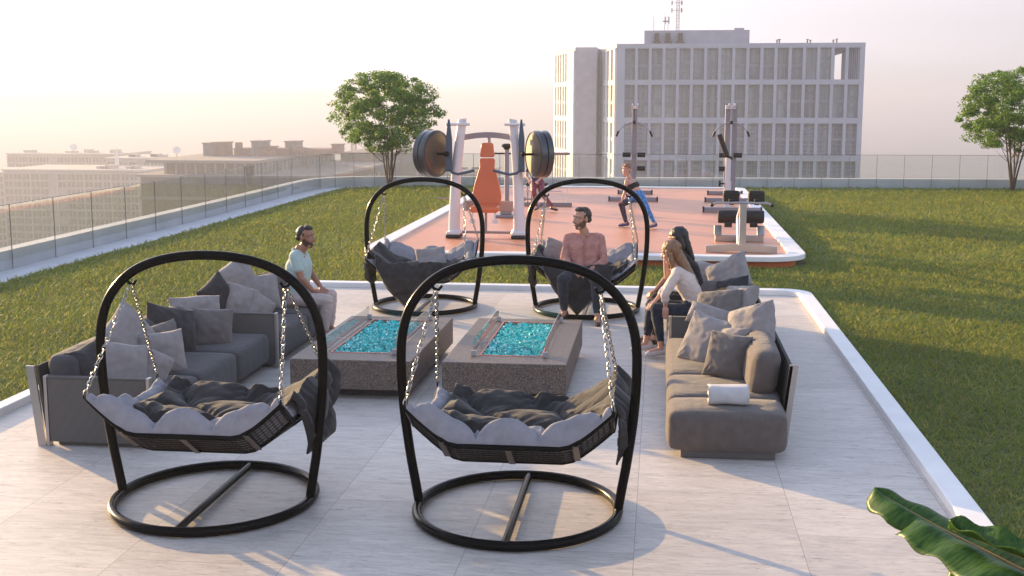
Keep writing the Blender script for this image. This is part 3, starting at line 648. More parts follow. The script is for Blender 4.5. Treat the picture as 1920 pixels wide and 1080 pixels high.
def radio(x, y, z0, z1, w0, lab):
    t = thing('radio_mast', lab, 'mast', (x, y, z0)); g = MB(); lattice(g, (x, y), z0, z1, w0, w0*.35, w0*.9, .22); wpart(g, 'lattice', M['rust'], t)
    g = MB(); g.box(x-w0, x+w0, y-w0, y+w0, z0+(z1-z0)*.45, z0+(z1-z0)*.45+.4); g.box(x-w0*.7, x+w0*.7, y-w0*.7, y+w0*.7, z0+(z1-z0)*.3, z0+(z1-z0)*.3+.4); wpart(g, 'platform', M['rust'], t)
radio(-151.5, 600, -34, -10.0, 3.4, 'red lattice radio mast between the brown building and the left tree')
radio(-122, 700, -40, -24, 2.6, 'small distant lattice mast seen through the left tree stems')
def spire(x, y, z0, z1, lab):
    t = MB(); t.tube([(x, y, z0), (x, y, z0+(z1-z0)*.5), (x, y, z1)], [1.1, .8, .1], 6); o = t.build('roof_spire', M['b_white']); tag(o, lab, 'spire')
spire(-250, 545, -28.5, -18, 'small pale spire rising over the wide hazy block'); spire(-352, 560, -31, -21, 'small pale spire at the left edge of the skyline')

# ================================================================== TREES
def make_tree(label, x, y, H, W, zb, seed, nleaf=34000):
    rs = np.random.default_rng(seed); t = thing('tree', label, 'tree', (x, y, 0), group='multi-stemmed trees by the back railing')
    tr = MB(); ends = []
    for k in range(6):
        a = 2*PI*k/6+rs.uniform(-.3, .3); sp = W*rs.uniform(.10, .22); zt = zb+(H-zb)*rs.uniform(.35, .6)
        pts = []
        for i in range(9):
            u = i/8; q = u**1.6; pts.append((.05*math.cos(a)+sp*math.cos(a)*q+.03*math.sin(5*u+k), .05*math.sin(a)+sp*math.sin(a)*q+.03*math.cos(4*u+k), zt*u))
        tr.tube(pts, [.033-.022*i/8 for i in range(9)], 7)
        for j in (3, 4, 5, 6, 7):
            for m_ in range(2):
                b = a+rs.uniform(-1.4, 1.4); l = W*rs.uniform(.13, .30); p = Vector(pts[j]); q = p+Vector((math.cos(b)*l, math.sin(b)*l, l*rs.uniform(.4, 1.1)))
                mid = p.lerp(q, .5)+Vector((0, 0, -.04)); tr.tube([p, mid, q], [.012, .008, .003], 5); ends.append(q)
    tr.build('trunk', M['bark'], t, 60)
    # leaf clumps spread over a broad, uneven dome
    cl = []
    hc = (H-zb)
    while len(cl) < 300:
        u = rs.uniform(-1, 1, 3); rr = np.linalg.norm(u)
        if rr > 1 or rr < .30: continue
        z = zb + hc*(u[2]*.5+.5)
        zz = (z-zb-hc*.46); prof = math.sqrt(max(0, 1-abs(zz/(hc*(.56 if zz > 0 else .50)))**2.0))
        if prof < .15: continue
        hh = max(.2, math.sqrt(1-u[2]**2)); c = np.array([u[0]/hh*W*.47*prof, u[1]/hh*W*.47*prof, z]); cl.append((c, rs.uniform(.12, .27)*W/4))
    per = nleaf//len(cl); V = []; 
    for c, r in cl:
        d = rs.normal(0, 1, (per, 3)); d /= np.linalg.norm(d, axis=1)[:, None]; p = c + d*(r*rs.uniform(.3, 1.05, (per, 1))**.6)*[1.15, 1.15, .75]
        n = d+rs.normal(0, .6, (per, 3)); n /= np.linalg.norm(n, axis=1)[:, None]
        a = np.cross(n, rs.normal(0, 1, (per, 3))); a /= np.linalg.norm(a, axis=1)[:, None]; b = np.cross(n, a)
        s = rs.uniform(.026, .050, (per, 1))*(W/4)
        V.append(np.stack([p-a*s, p-b*s*.55, p+a*s, p+b*s*.55], 1))
    V = np.concatenate(V).reshape(-1, 3); nq = len(V)//4
    me = bpy.data.meshes.new('crown'); me.vertices.add(len(V)); me.vertices.foreach_set('co', V.ravel()); me.loops.add(nq*4); me.loops.foreach_set('vertex_index', np.arange(nq*4))
    me.polygons.add(nq); me.polygons.foreach_set('loop_start', np.arange(nq)*4); me.update(); me.validate(); me.materials.append(M['tree']); link('crown', me, t)
    return t
make_tree('round-crowned tree with slender stems left of the orange-padded press machine', -8.75, 39.3, 3.78, 3.85, 1.15, 4)
make_tree('tree with slender stems and dense crown at the far right by the back railing', 11.0, 40.2, 3.85, 3.7, 1.25, 11)

# ================================================================== GYM MACHINES
FZ = .165
G = 'outdoor gym machines on the coral platform'
# --- large plate-loaded press
cp = thing('chest_press_machine', 'large white twin-column press machine with an orange back pad and big bronze-faced weight discs', 'gym machine', (-3.34, 23.6, FZ), group=G)
def P(mb, name, m, sm=False, t=None, **k): return wpart(mb, name, M[m], t, sm, **k)
for s in (-1, 1):
    xb = -3.34+s*.64; xt = -3.33+s*.49; g = MB(); yb = 23.62; N_ = 12
    pts = []; rd = []
    for i in range(N_+1):
        u = i/N_; pts.append((xb+(xt-xb)*u+s*.035*math.sin(PI*u), yb-.04+.10*u-.25*u*(1-u)*.0, .30+2.16*u)); rd.append(.115-.03*u)
    g.tube(pts, rd, 24)
    vs = g.v
    # slanting cut at the top of the column
    n = 24
    for k in range(n):
        x, y, z = vs[N_*n+k]; vs[N_*n+k] = (x, y, z - s*(x-xt)*.30)
    P(g, 'column', 'pink_white', 50, cp)
    g = MB(); g.tube([(xb-s*.02, yb-.04, FZ+.07), (xb-s*.01, yb-.04, .34)], [.15, .118], 24); g.box(xb-.13, xb+.13, yb-.20, yb+.12, FZ+.06, FZ+.13); P(g, 'foot_sleeve', 'pink_white', 50, cp, bevel=.02)
    g = MB(); g.box(xb-.145, xb+.145, yb-.235, yb+.15, FZ, FZ+.075); P(g, 'rubber_foot', 'rubber', False, cp, bevel=.03, seg=3)
    xl = -3.34+s*.70
    g = MB(); g.extr([(xl-.02, 23.40, 2.46), (xl-.055, 23.40, 2.1), (xl-.065, 23.40, 1.46), (xl+.065, 23.40, 1.46), (xl+.06, 23.40, 2.1), (xl+.015, 23.40, 2.46)], (0, .055, 0)); P(g, 'lever', 'steel_blue', False, cp, bevel=.01)
    g = MB(); g.tube([(xt-s*.14, 23.66, 2.36), (xl+s*.06, 23.42, 2.36)], .028, 12); P(g, 'pivot_pin', 'pink_white', 50, cp)
    g = MB(); g.tube([(xl-s*.02, 23.40, 1.50), (xl-s*.08, 23.34, 1.44), (xl-s*.20, 23.26, 1.42), (xl-s*.34, 23.24, 1.45), (xl-s*.52, 23.24, 1.50)], .026, 12)
    P(g, 'handle', 'steel_blue', 50, cp)
    # two weight discs on a bar, face turned a little to the viewer
    ax = Vector((s*.88, .47, 0)).normalized(); c0 = Vector((-3.34+s*1.0, 23.47, 1.80))
    bar = MB(); bar.tube([c0-ax*.34, c0+ax*.32], .024, 12); bar.disc(c0-ax*.30, ax, .05, .05, 16); P(bar, 'weight_bar', 'black', 50, cp)
    for k in range(2):
        c = c0+ax*(-.02+.135*k); d = MB()
        r0 = .45; prof = [(-.06, .0), (-.06, .38), (-.048, .385), (-.048, .43), (-.06, .435), (-.052, .45), (.052, .45), (.06, .435), (.05, .40), (.05, 0)]
        M3 = ax.to_track_quat('Z', 'Y').to_matrix(); vs = []; n = 56
        for z, r in prof:
            r = max(r, .001)
            for j in range(n): vs.append(c + M3 @ Vector((r*math.cos(2*PI*j/n), r*math.sin(2*PI*j/n), z)))
        fs = []; mi = []
        for i in range(len(prof)-1):
            for j in range(n): fs.append((i*n+j, i*n+(j+1) % n, (i+1)*n+(j+1) % n, (i+1)*n+j)); mi.append(1 if i < 1 else 0)
        d.add(vs, fs); d.m = mi
        o = wpart(d, 'weight_disc', [M['plate'], M['plate_face']], cp, 35)
g = MB(); g.tube([(-3.34+.7*math.sin(a), 23.9-.0*a, 2.08+.07*math.cos(a*1.6)) for a in [R(-48+8*k) for k in range(13)]], .045, 10); 
pts = []
g = MB()
arc = [(-3.34-.50+1.0*i/12, 2.10+.055*math.sin(PI*i/12)) for i in range(13)]
g.extr([(x, 23.80, z+.055) for x, z in arc]+[(x, 23.80, z-.055) for x, z in arc[::-1]], (0, .06, 0)); g.tube([(-3.31, 23.78, 1.98), (-3.31, 23.78, 2.13)], .03, 10); P(g, 'top_brace', 'machine_grey', 50, cp)
g = MB(); g.box(-3.95, -2.73, 23.70, 23.76, FZ+.07, FZ+.12); g.tube([(-3.34, 23.50, FZ+.1), (-3.34, 23.50, .72)], .026, 12); g.box(-3.85, -2.83, 23.9, 23.97, .66, .86); P(g, 'base_frame', 'machine_grey', False, cp, bevel=.01)
def pad_outline(prof, y, d, mat_, name, t, lean=0):
    zl = prof[0][0]
    pts = [(-3.32-w_, z) for w_, z in prof] + [(-3.32+w_, z) for w_, z in prof[::-1]]
    g = MB(); g.extr([(x, y+(z-.75)*lean, z) for x, z in pts], (0, d, 0)); return P(g, name, mat_, 50, t, bevel=.03, seg=4)
pad_outline([(.09, 2.01), (.115, 1.98), (.14, 1.76), (.13, 1.735)][::1], 23.46, .10, 'orange', 'head_pad', cp, .08)
pad_outline([(.12, 1.715), (.15, 1.69), (.14, 1.55), (.18, 1.42), (.245, 1.2), (.285, .98), (.265, .86), (.22, .83)], 23.46, .10, 'orange', 'back_pad', cp, .08)
g = MB(); g.box(-3.59, -3.05, 23.05, 23.5, .70, .82); P(g, 'seat', 'orange', False, cp, bevel=.045, seg=4)
for x in (-3.54, -3.10): g = MB(); g.tube([(x, 23.1, .70), (x-.02, 23.1, .56)], .018, 8); g.box(x-.05, x+.05, 23.06, 23.12, .50, .58); P(g, 'seat_bracket', 'pink_white', False, cp)

for s, z in ((-1, .93), (1, .93), (-1, 1.3)):
    g = MB(); g.tube([(-3.34+s*.70, 23.85, z-.02), (-3.34+s*1.02, 23.85, z-.02)], .014, 8); g.disc((-3.34+s*.72, 23.85, z-.02), (1,0,0), .04, .03, 14); P(g, 'storage_peg', 'machine_grey', 50, cp)

# --- post with a black dished top behind the press
st = thing('step_stand', 'slim grey post with a black dished top and side grips behind the orange-padded press', 'gym machine', (-3.49, 28, FZ), group=G)
g = MB(); g.tube([(-3.49, 28, FZ), (-3.49, 28, 1.72)], .055, 16); P(g, 'post', 'machine_grey', 50, st)
g = MB(); g.ell((-3.49, 28, 1.80), (.14, .14, .05), 20); g.tube([(-3.49, 28, 1.70), (-3.49, 28, 1.78)], [.05, .10], 16); P(g, 'bowl_top', 'pad_black', 60, st)
g = MB(); g.tube([(-3.84, 28, 1.62), (-3.14, 28, 1.62)], .02, 10); g.tube([(-3.35, 28.2, 1.95), (-3.28, 28.3, 2.22)], .03, 10); P(g, 'grip_bar', 'pad_black', 50, st)
g = MB(); g.box(-3.75, -3.23, 27.7, 28.3, FZ, FZ+.07); g.box(-3.62, -3.36, 27.75, 27.95, FZ+.07, FZ+.22); P(g, 'base', 'machine_grey', False, st, bevel=.02)
g = MB(); g.box(-3.66, -3.28, 27.68, 27.86, FZ+.22, FZ+.30); P(g, 'pedal', 'rubber', False, st, bevel=.02)

# --- two lat pull towers
def lat(label, x, y, twin):
    t = thing('lat_pull_tower', label, 'gym machine', (x, y, FZ), group=G)
    xs = (-.09, .09) if twin else (0,)
    for dx in xs:
        g = MB(); g.box(x+dx-.065, x+dx+.065, y-.07, y+.07, FZ, 2.62 if dx <= 0 else 2.66); P(g, 'mast', 'machine_grey', False, t, bevel=.012)
    g = MB(); g.box(x-.15, x+.11, y-.12, y+.1, 2.60, 2.70) if twin else g.box(x-.08, x+.08, y-.1, y+.1, 2.60, 2.67); 
    g.disc((x-.06, y-.12, 2.70), (1,0,0), .055, .04, 18); g.disc((x+.08, y-.12, 2.70), (1,0,0), .055, .04, 18); P(g, 'pulley_head', 'pink_white', 50, t)
    yy = y-.22; cx_ = x-.0
    g = MB(); g.tube([(cx_+.50*math.sin(a), yy, 1.73+.52*math.cos(a)**1.0) for a in [R(-68+8.5*k) for k in range(17)]], .017, 10); P(g, 'pull_bar', 'alu', 50, t)
    for s in (-1, 1):
        a0, a1 = R(56), R(70); g = MB(); g.tube([(cx_+s*.50*math.sin(a0), yy, 1.73+.52*math.cos(a0)), (cx_+s*.505*math.sin(a1), yy, 1.73+.52*math.cos(a1)-.03)], .028, 10); P(g, 'grip', 'pad_black', 50, t)
    g = MB(); g.tube([(cx_, yy, 2.25), (cx_, yy, 2.62)], .008, 6); g.box(cx_-.035, cx_+.035, yy-.03, yy+.03, 2.2, 2.29); P(g, 'cable', 'rubber', False, t)
    for s, z in ((-1, 1.39), (1, 1.39), (-1 if twin else 1, 1.03)):
        g = MB(); g.tube([(x+s*.09, y-.15, z), (x+s*.30, y-.15, z)], .065, 16); P(g, 'roller_pad', 'pad_black', 50, t)
    for k, (yb, hw) in enumerate(((y-.35, .64), (y+2.2, .48))):
        g = MB(); g.box(x-hw, x+hw, yb-.05, yb+.05, FZ, FZ+.11); P(g, 'base_bar', 'machine_grey', False, t, bevel=.01)
        for s in (-1, 1): g = MB(); g.box(x+s*hw-.02, x+s*hw+.02, yb-.06, yb+.06, FZ, FZ+.125); P(g, 'end_cap', 'rubber', False, t)
    g = MB(); g.box(x-.05, x+.05, y-.35, y+2.2, FZ+.02, FZ+.09); P(g, 'base_rail', 'machine_grey', False, t, bevel=.01)
    return t
lat('single-mast lat pull tower with a curved bar behind the lunging woman', -.70, 33.2, False)
lat('twin-mast lat pull tower at the back right of the coral platform', 1.84, 33.2, True)
# --- inclined bench with a white post in front of the twin tower
ib = thing('incline_bench', 'white post with a slanting black back board before the twin-mast tower', 'gym machine', (1.62, 30, FZ), group=G)
g = MB(); g.tube([(1.62, 30, FZ), (1.62, 30, .9)], .085, 18); g.tube([(1.62, 30, .9), (1.62, 30, 1.46)], .07, 18); P(g, 'post', 'pink_white', 50, ib)
g = MB(); g.tube([(1.39, 29.9, 2.02), (1.58, 29.9, 1.52)], .062, 14); g.tube([(1.58, 29.9, 1.52), (1.70, 30, 1.44)], .035, 10); P(g, 'back_board', 'pad_black', 50, ib)
g = MB(); g.tube([(1.44, 30, .84), (1.60, 30, .84)], .02, 10); g.disc((1.43, 30, .84), (1,0,0), .075, .05, 18); P(g, 'adjust_knob', 'pad_black', 50, ib)
g = MB(); g.box(1.05, 2.42, 29.75, 29.85, FZ, FZ+.12); g.box(1.57, 1.67, 29.85, 30.4, FZ, FZ+.08); P(g, 'base_bar', 'machine_grey', False, ib, bevel=.01)
for x in (1.05, 2.42): g = MB(); g.box(x-.02, x+.02, 29.74, 29.86, FZ, FZ+.135); P(g, 'end_cap', 'rubber', False, ib)

# --- roman chair at the front right
rc = thing('roman_chair', 'grey roman chair bench with four black pads at the front right corner of the platform', 'gym machine', (1.45, 22, FZ), group=G)
arc = [(.82+1.24*i/14, FZ+.075+.035*math.sin(PI*i/14)) for i in range(15)]
g = MB(); g.extr([(x, 21.75, z+.04) for x, z in arc]+[(x, 21.75, max(FZ, z-.085)) for x, z in arc[::-1]], (0, .10, 0)); P(g, 'front_base', 'alu', 50, rc)
g = MB(); g.box(1.40, 1.52, 21.78, 21.84, FZ+.12, 1.02); P(g, 'post', 'alu', False, rc, bevel=.008)
g = MB(); g.tube([(1.40, 21.9, FZ+.1), (1.42, 22.6, .7), (1.44, 22.0, 1.0)], .03, 8); g.tube([(1.46, 21.9, .98), (1.48, 23.45, .62)], .035, 10); P(g, 'brace', 'pink_white', 50, rc)
g = MB(); g.tube([(.92, 21.85, 1.00), (1.0, 21.85, 1.035), (1.45, 21.85, 1.04), (1.88, 21.85, 1.035), (1.96, 21.85, 1.00)], .022, 10); P(g, 'handle_bar', 'alu', 50, rc)
for s in (-1, 1): g = MB(); g.ell((1.44+s*.52, 21.85, .995), .035, 12); P(g, 'grip_end', 'rubber', 60, rc)
for s in (-1, 1):
    xm = 1.475+s*.22
    g = MB(); g.box(xm-.145, xm+.145, 21.95, 22.07, 1.00, 1.245); P(g, 'hip_pad', 'pad_black', False, rc, bevel=.05, seg=4)
    g = MB(); g.box(xm-.045, xm+.045, 21.84, 21.97, 1.0, 1.10); P(g, 'pad_bracket', 'rubber', False, rc, bevel=.01)
    xm = 1.52+s*.235
    g = MB(); g.tube([(xm-.19, 23.3, .66), (xm-.17, 23.3, .66), (xm+.17, 23.3, .66), (xm+.19, 23.3, .66)], [.11, .125, .125, .11], 20); P(g, 'leg_roller', 'pad_black', 50, rc)
    g = MB(); g.tube([(xm-.07, 23.25, .53), (xm+.07, 23.25, .53)], .065, 14); P(g, 'lower_roller', 'rubber', 50, rc)
    xf = 1.51+s*.40; g = MB(); g.obox((xf, 23.5, .38), (.14, .03, .20), (R(-25), 0, 0)); P(g, 'foot_plate', 'alu', False, rc, bevel=.008)
g = MB(); g.box(1.06, 1.97, 23.5, 23.6, FZ, FZ+.125); P(g, 'rear_base', 'alu', False, rc, bevel=.008)
g = MB(); g.box(1.44, 1.54, 21.85, 23.5, FZ+.01, FZ+.07); g.tube([(1.49, 23.3, .66), (1.49, 23.55, FZ+.1)], .03, 8); P(g, 'spine', 'machine_grey', False, rc)
# --- low seat machine behind the right discs
sm_ = thing('seated_row_machine', 'low seat machine with thin weight rods behind the right-hand weight discs', 'gym machine', (-3.0, 30.5, FZ), group=G)
g = MB(); g.box(-3.30, -2.78, 30.3, 30.7, .72, .80); P(g, 'seat', 'pad_black', False, sm_, bevel=.02)
g = MB(); g.tube([(-3.04, 30.5, FZ+.08), (-3.04, 30.5, .72)], .035, 10); g.tube([(-3.3, 30.3, .60), (-2.4, 30.3, .60), (-2.4, 30.3, .42)], .018, 8); g.tube([(-3.3, 30.8, .66), (-2.3, 30.8, .66), (-2.3, 30.8, .3)], .018, 8); P(g, 'frame', 'pink_white', 50, sm_)
g = MB()
for i in range(3): g.tube([(-3.32+.10*i, 30.9, FZ+.1), (-3.32+.10*i, 30.9, 1.75)], .016, 8)
g.tube([(-3.45, 30.9, 1.5), (-2.3, 30.9, 1.5)], .035, 10); g.ell((-2.33, 30.9, 1.5), (.09, .04, .04), 12); P(g, 'weight_rods', 'machine_grey', 50, sm_)
g = MB(); g.box(-3.5, -2.2, 30.95, 31.05, FZ, FZ+.1); g.box(-3.1, -3.0, 30.1, 30.95, FZ, FZ+.08); P(g, 'base', 'machine_grey', False, sm_, bevel=.01)

# ================================================================== SWING CHAIRS
def side(x): return .225*(max(0, (abs(x)-.36)/.295))**1.25
def base(y):
    ks = [(-.60, .69), (-.52, .615), (-.28, .45), (.43, .41), (.62, .485), (.75, .5)]
    for (a, za), (b, zb) in zip(ks, ks[1:]):
        if a <= y <= b: return za+(zb-za)*(y-a)/(b-a)
    return ks[0][1] if y < ks[0][0] else ks[-1][1]
def surf(x, y): return base(y)+side(x)
def chain(mb, p0, p1, pitch=.0335, rw=.0037, a=.0235, b=.0135):
    p0 = Vector(p0); p1 = Vector(p1); L = (p1-p0).length; n = max(2, int(L/pitch)); t = (p1-p0).normalized()
    u0 = t.orthogonal().normalized(); v0 = t.cross(u0)
    for i in range(n):
        c = p0 + t*L*(i+.5)/n; ang = PI/2*(i % 2)+.25*math.sin(i*1.7); u = u0*math.cos(ang)+v0*math.sin(ang); v = t.cross(u)
        # elongated link
        pts = [c + t*(a*math.cos(q))*(1.0) + u*(b*math.sin(q)) for q in [2*PI*k/12 for k in range(12)]]
        mb.tube(pts, rw, 5, closed=True)
def make_swing():
    t = thing('swing_chair', 'tmp', 'swing chair', group='black arched swing chairs round the fire pits')
    g = MB(); n = 48; g.tube([(.69*math.cos(2*PI*k/n), .75*math.sin(2*PI*k/n), .036) for k in range(n)], .034, 14, closed=True); part(g, 'base_ring', M['black'], t, 60)
    g = MB(); g.tube([(0, -.73, .036), (0, .73, .036)], .026, 12); part(g, 'cross_bar', M['black'], t, 60)
    ctrl = [(-.685,.04), (-.715,.22), (-.745,.40), (-.785,.72), (-.80,1.0), (-.79,1.22), (-.74,1.40), (-.645,1.54), (-.52,1.64), (-.36,1.705), (-.18,1.74), (0,1.75)]
    ctrl = ctrl + [(-x, z) for x, z in ctrl[-2::-1]]
    pts = []
    for i in range(len(ctrl)-1):                                   # Catmull-Rom
        p = [Vector((*ctrl[max(0, min(len(ctrl)-1, i+k))], 0)) for k in (-1, 0, 1, 2)]
        for j in range(4):
            u = j/4; q = .5*((2*p[1]) + (p[2]-p[0])*u + (2*p[0]-5*p[1]+4*p[2]-p[3])*u*u + (3*p[1]-p[0]-3*p[2]+p[3])*u**3); pts.append((q.x, 0, q.y))
    pts.append((ctrl[-1][0], 0, ctrl[-1][1])); g = MB(); g.tube(pts, .033, 16); part(g, 'arch_frame', M['black'], t, 60)
    # basket frame
    bk = MB()
    XS = [-.655+1.31*i/20 for i in range(21)]; YS = [-.52+1.14*i/14 for i in range(15)]
    # rim: shallow smooth curve with rounded corners
    rp = [(x, -.52-.03*(1-(x/.655)**2), surf(x, -.52)) for x in XS] + [(.655, y, surf(.655, y)) for y in YS[1:-1]] + [(x, .62+.02*(1-(x/.655)**2), surf(x, .62)) for x in XS[::-1]] + [(-.655, y, surf(-.655, y)) for y in YS[1:-1][::-1]]
    bk.tube(rp, .020, 8, closed=True)
    for x in (-.43, .43): bk.tube([(x, y, surf(x, y)-.004) for y in (-.52, -.28, .43, .62)], .013, 8)
    for y in (-.28, .43): bk.tube([(x, y, surf(x, y)-.004) for x in XS], .013, 8)
    part(bk, 'basket_frame', M['black'], t, 60)
    wv = MB()
    def strip(pts, d, wd=.0058, th=.003, lift=0):
        d = Vector(d)*wd; n = len(pts); v = []
        for p in pts:
            p = Vector(p)+Vector((0, 0, lift)); v += [p-d, p+d, p+d-Vector((0, 0, th)), p-d-Vector((0, 0, th))]
        f = []
        for i in range(n-1):
            for k in range(4): f.append((4*i+k, 4*i+(k+1) % 4, 4*i+4+(k+1) % 4, 4*i+4+k))
        f += [(0,1,2,3), (4*n-4, 4*n-3, 4*n-2, 4*n-1)]; wv.add(v, f)
    for i in range(37):
        x = -.64+1.28*i/36; strip([(x, y, surf(x, y)) for y in (-.52, -.40, -.28, -.05, .2, .43, .62)], (1, 0, 0))
    for j in range(34):
        y = -.51+1.12*j/33; strip([(x, y, surf(x, y)) for x in XS], (0, 1, .4 if y < -.28 else 0), lift=-.0045)
    part(wv, 'rattan_weave', M['weave'], t)
    for x in (-.43, 0, .43):
        g = MB(); a = Vector((x, -.555, surf(x, -.52)-.012)); b = Vector((x, -.297, surf(x, -.28)-.012)); d = Vector((.020, 0, 0)); n_ = Vector((0, -.006, -.004)); g.add([a-d, a+d, b+d, b-d, a-d+n_, a+d+n_, b+d+n_, b-d+n_], [(0,1,2,3), (4,5,6,7), (0,1,5,4), (1,2,6,5), (2,3,7,6), (3,0,4,7)])
        part(g, 'brace_strip', M['bronze'], t)
    # hooks and chains
    for s in (-1, 1):
        g = MB(); g.tube([(s*.60, 0, 1.585), (s*.565, 0, 1.545), (s*.535, 0, 1.54), (s*.515, 0, 1.57)], .011, 8); part(g, 'hook', M['black'], t, 60)
        for yt in (-.52, .62):
            tip = (s*.668, yt+(.02 if yt > 0 else -.02), surf(.655, yt)+.035)
            g = MB(); chain(g, (s*.555, .02*(1 if yt > 0 else -1), 1.53), tip); part(g, 'chain', M['chain'], t, 60)
            g = MB(); g.tube([Vector(tip)+Vector((.0, .014*math.cos(q), .014*math.sin(q)-.01)) for q in [2*PI*k/12 for k in range(12)]], .0045, 6, closed=True); part(g, 'ring', M['black'], t, 60)
    # seat cushion: tufted lobes with pleats running to the tufts
    nx, ny = 120, 104; V = []; xs = [-.45, -.15, .15, .45]; ys = [-.24, .06, .36]
    tufts = [(x, y) for x in (-.61, -.21, .19, .59) for y in (-.24,)]+[(x, y) for x in (-.50, -.10, .30, .66) for y in (.19, .56)]
    for j in range(ny+1):
        for i in range(nx+1):
            u = -1+2*i/nx; v = j/ny; x = u*.655; y = -.55+v*1.17
            # lobe pattern
            if y > -.24:
                lx = (x+.10+.03*math.sin(y*7))/.40; ly = (y+.24)/.43; cell = abs(math.sin(PI*lx))**.5*abs(math.sin(PI*min(ly, 1.99)))**.5*.95+.05
            else:
                lx = (x+.21)/.40; cell = abs(math.sin(PI*lx))**.5*min(1, ((-.24-y)/.16)**.5)*1.05
            dmin = 9
            for tx, ty in tufts:
                dd = math.hypot(x-tx, y-ty)
                if dd < dmin: dmin = dd; an = math.atan2(y-ty, x-tx)
            pleat = .019*(math.sin(an*11+2*math.sin(x*9)+1.3*mnoise.noise(Vector((x*5, y*5, 9))))**3)*math.exp(-(dmin/.17)**2)*min(1, dmin/.05)
            nz_ = mnoise.noise(Vector((x*7, y*7, 1.3)))*.012+mnoise.noise(Vector((x*19, y*19, 4.3)))*.006
            ed = min(1, (1-abs(u))/.10)*min(1, v/.05)*min(1, (1-v)/.06); ed = max(0, ed)**.5
            h = .03+.165*cell*ed*(1-.45*smoothstep(-.08, .12, y))+(pleat+nz_)*ed
            z = surf(x, max(-.52, y)) + h
            yy = y - (.0 if v > .05 else 0)
            V.append((x*(1+.0*ed), yy, z))
    top = len(V); fs = [(j*(nx+1)+i, j*(nx+1)+i+1, (j+1)*(nx+1)+i+1, (j+1)*(nx+1)+i) for j in range(ny) for i in range(nx)]
    g = MB(); g.add(V, fs)
    bot = [(x, y, surf(x, max(-.52, y))+.012) for x, y, z in V]; g.add(bot, [f[::-1] for f in fs])
    edge = [i for i in range(nx+1)] + [(j*(nx+1)+nx) for j in range(1, ny+1)] + [ny*(nx+1)+i for i in range(nx-1, -1, -1)] + [j*(nx+1) for j in range(ny-1, 0, -1)]
    g.add([], []); o0 = 0
    for a, b in zip(edge, edge[1:]+edge[:1]): g.f.append((a, b, b+top, a+top)); g.m.append(0)
    part(g, 'cushion', M['cushion'], t, 80)
    return t
def make_blanket(seed=0, drape=.52):
    """charcoal quilt over the front half of the seat, its point hanging in front and its end over one side"""
    nx, ny = 110, 104; V = []; X0 = -.53; SX = .66; ex = .46
    for j in range(ny+1):
        for i in range(nx+1):
            s = X0 + (SX+ex-X0)*i/nx
            tri = drape*max(0, 1-abs(s-.08)/.50) if s < .7 else 0
            edge_i = -.10 + .06*math.sin(s*6+seed) + .10*smoothstep(.3, .66, s)*-1
            if s > .5: edge_i = -.10-.16*smoothstep(.5, .66, s)+.25*smoothstep(.66, 1.1, s)
            tmax = (.675 if drape == 0 else .53+.145*min(1, tri/.08)) + tri - (.22*smoothstep(.72, 1.12, s))
            tt = edge_i + (tmax-edge_i)*j/ny
            x = min(s, SX+.035); y = min(tt, .70); dropx = max(0, s-SX); dropy = max(0, tt-.68)
            if dropx > 0: x = SX + .045*(1-math.exp(-dropx/.03)) - .05*dropx
            if dropy > 0: y = .69+.03*math.sin(dropy*5)
            q = mnoise.noise(Vector((s*5, tt*5, seed+.5)))
            lob = abs(math.sin(PI*(s*1.7+tt*1.5+.3*q)))**.5*abs(math.sin(PI*(s*1.4-tt*2.1+.8+.3*q)))**.5
            ed = min(1, min(i, nx-i)/5)*min(1, min(j, ny-j)/5)
            wr = mnoise.noise(Vector((s*14, tt*14, 2+seed)))*.007 + (1-lob)*.007*math.sin(70*(s-tt)+6*q)
            puff = (.090*lob*ed+wr*ed)
            zb = surf(min(s, .655), min(tt, .62))+.125*min(1, (.70-min(tt,.69))/.10+.35)+ .03
            z = zb - dropx*.98 - dropy*.98
            if dropx > 0: x += puff*.9; z += .0
            elif dropy > 0: y += puff*.9
            else: z += puff
            V.append((x, y, z))
    fs = [(j*(nx+1)+i, j*(nx+1)+i+1, (j+1)*(nx+1)+i+1, (j+1)*(nx+1)+i) for j in range(ny) for i in range(nx)]
    g = MB(); g.add(V, fs); o = g.build('blanket', M['blanket'], None, 80); md = o.modifiers.new('thick', 'SOLIDIFY'); md.thickness = .014; md.offset = -1
    return o
sw = make_swing(); bls = [make_blanket(0, 0), make_blanket(3, .54)]
spots = [(-3.08, 8.05, 0, 'black arched swing chair nearest the camera on the left, beside the near left sofa arm'),
         (-.93, 8.05, 0, 'black arched swing chair in the centre foreground, before the fire pits'),
         (-3.17, 16.35, PI, 'empty black arched swing chair behind the left fire pit'),
         (-.955, 16.35, PI, 'black arched swing chair at the back in which the man in the salmon shirt sits')]
blabs = ['charcoal quilt on the swing chair at the left front', 'charcoal quilt on the central foreground swing chair',
         'charcoal quilt hanging to a point from the empty swing chair at the back', 'charcoal quilt under the man in the salmon shirt']
for i, (x, y, a, lab) in enumerate(spots):
    o = sw if i == 0 else copy_tree(sw); o.location = (x, y, .006); o.rotation_euler[2] = a; o['label'] = lab
    q = bls[i//2] if i % 2 == 0 else bls[i//2].copy()
    if i % 2: COL.objects.link(q)
    q.location = (x, y, .006); q.rotation_euler[2] = a; tag(q, blabs[i], 'blanket', 'charcoal quilts on the swing chairs')

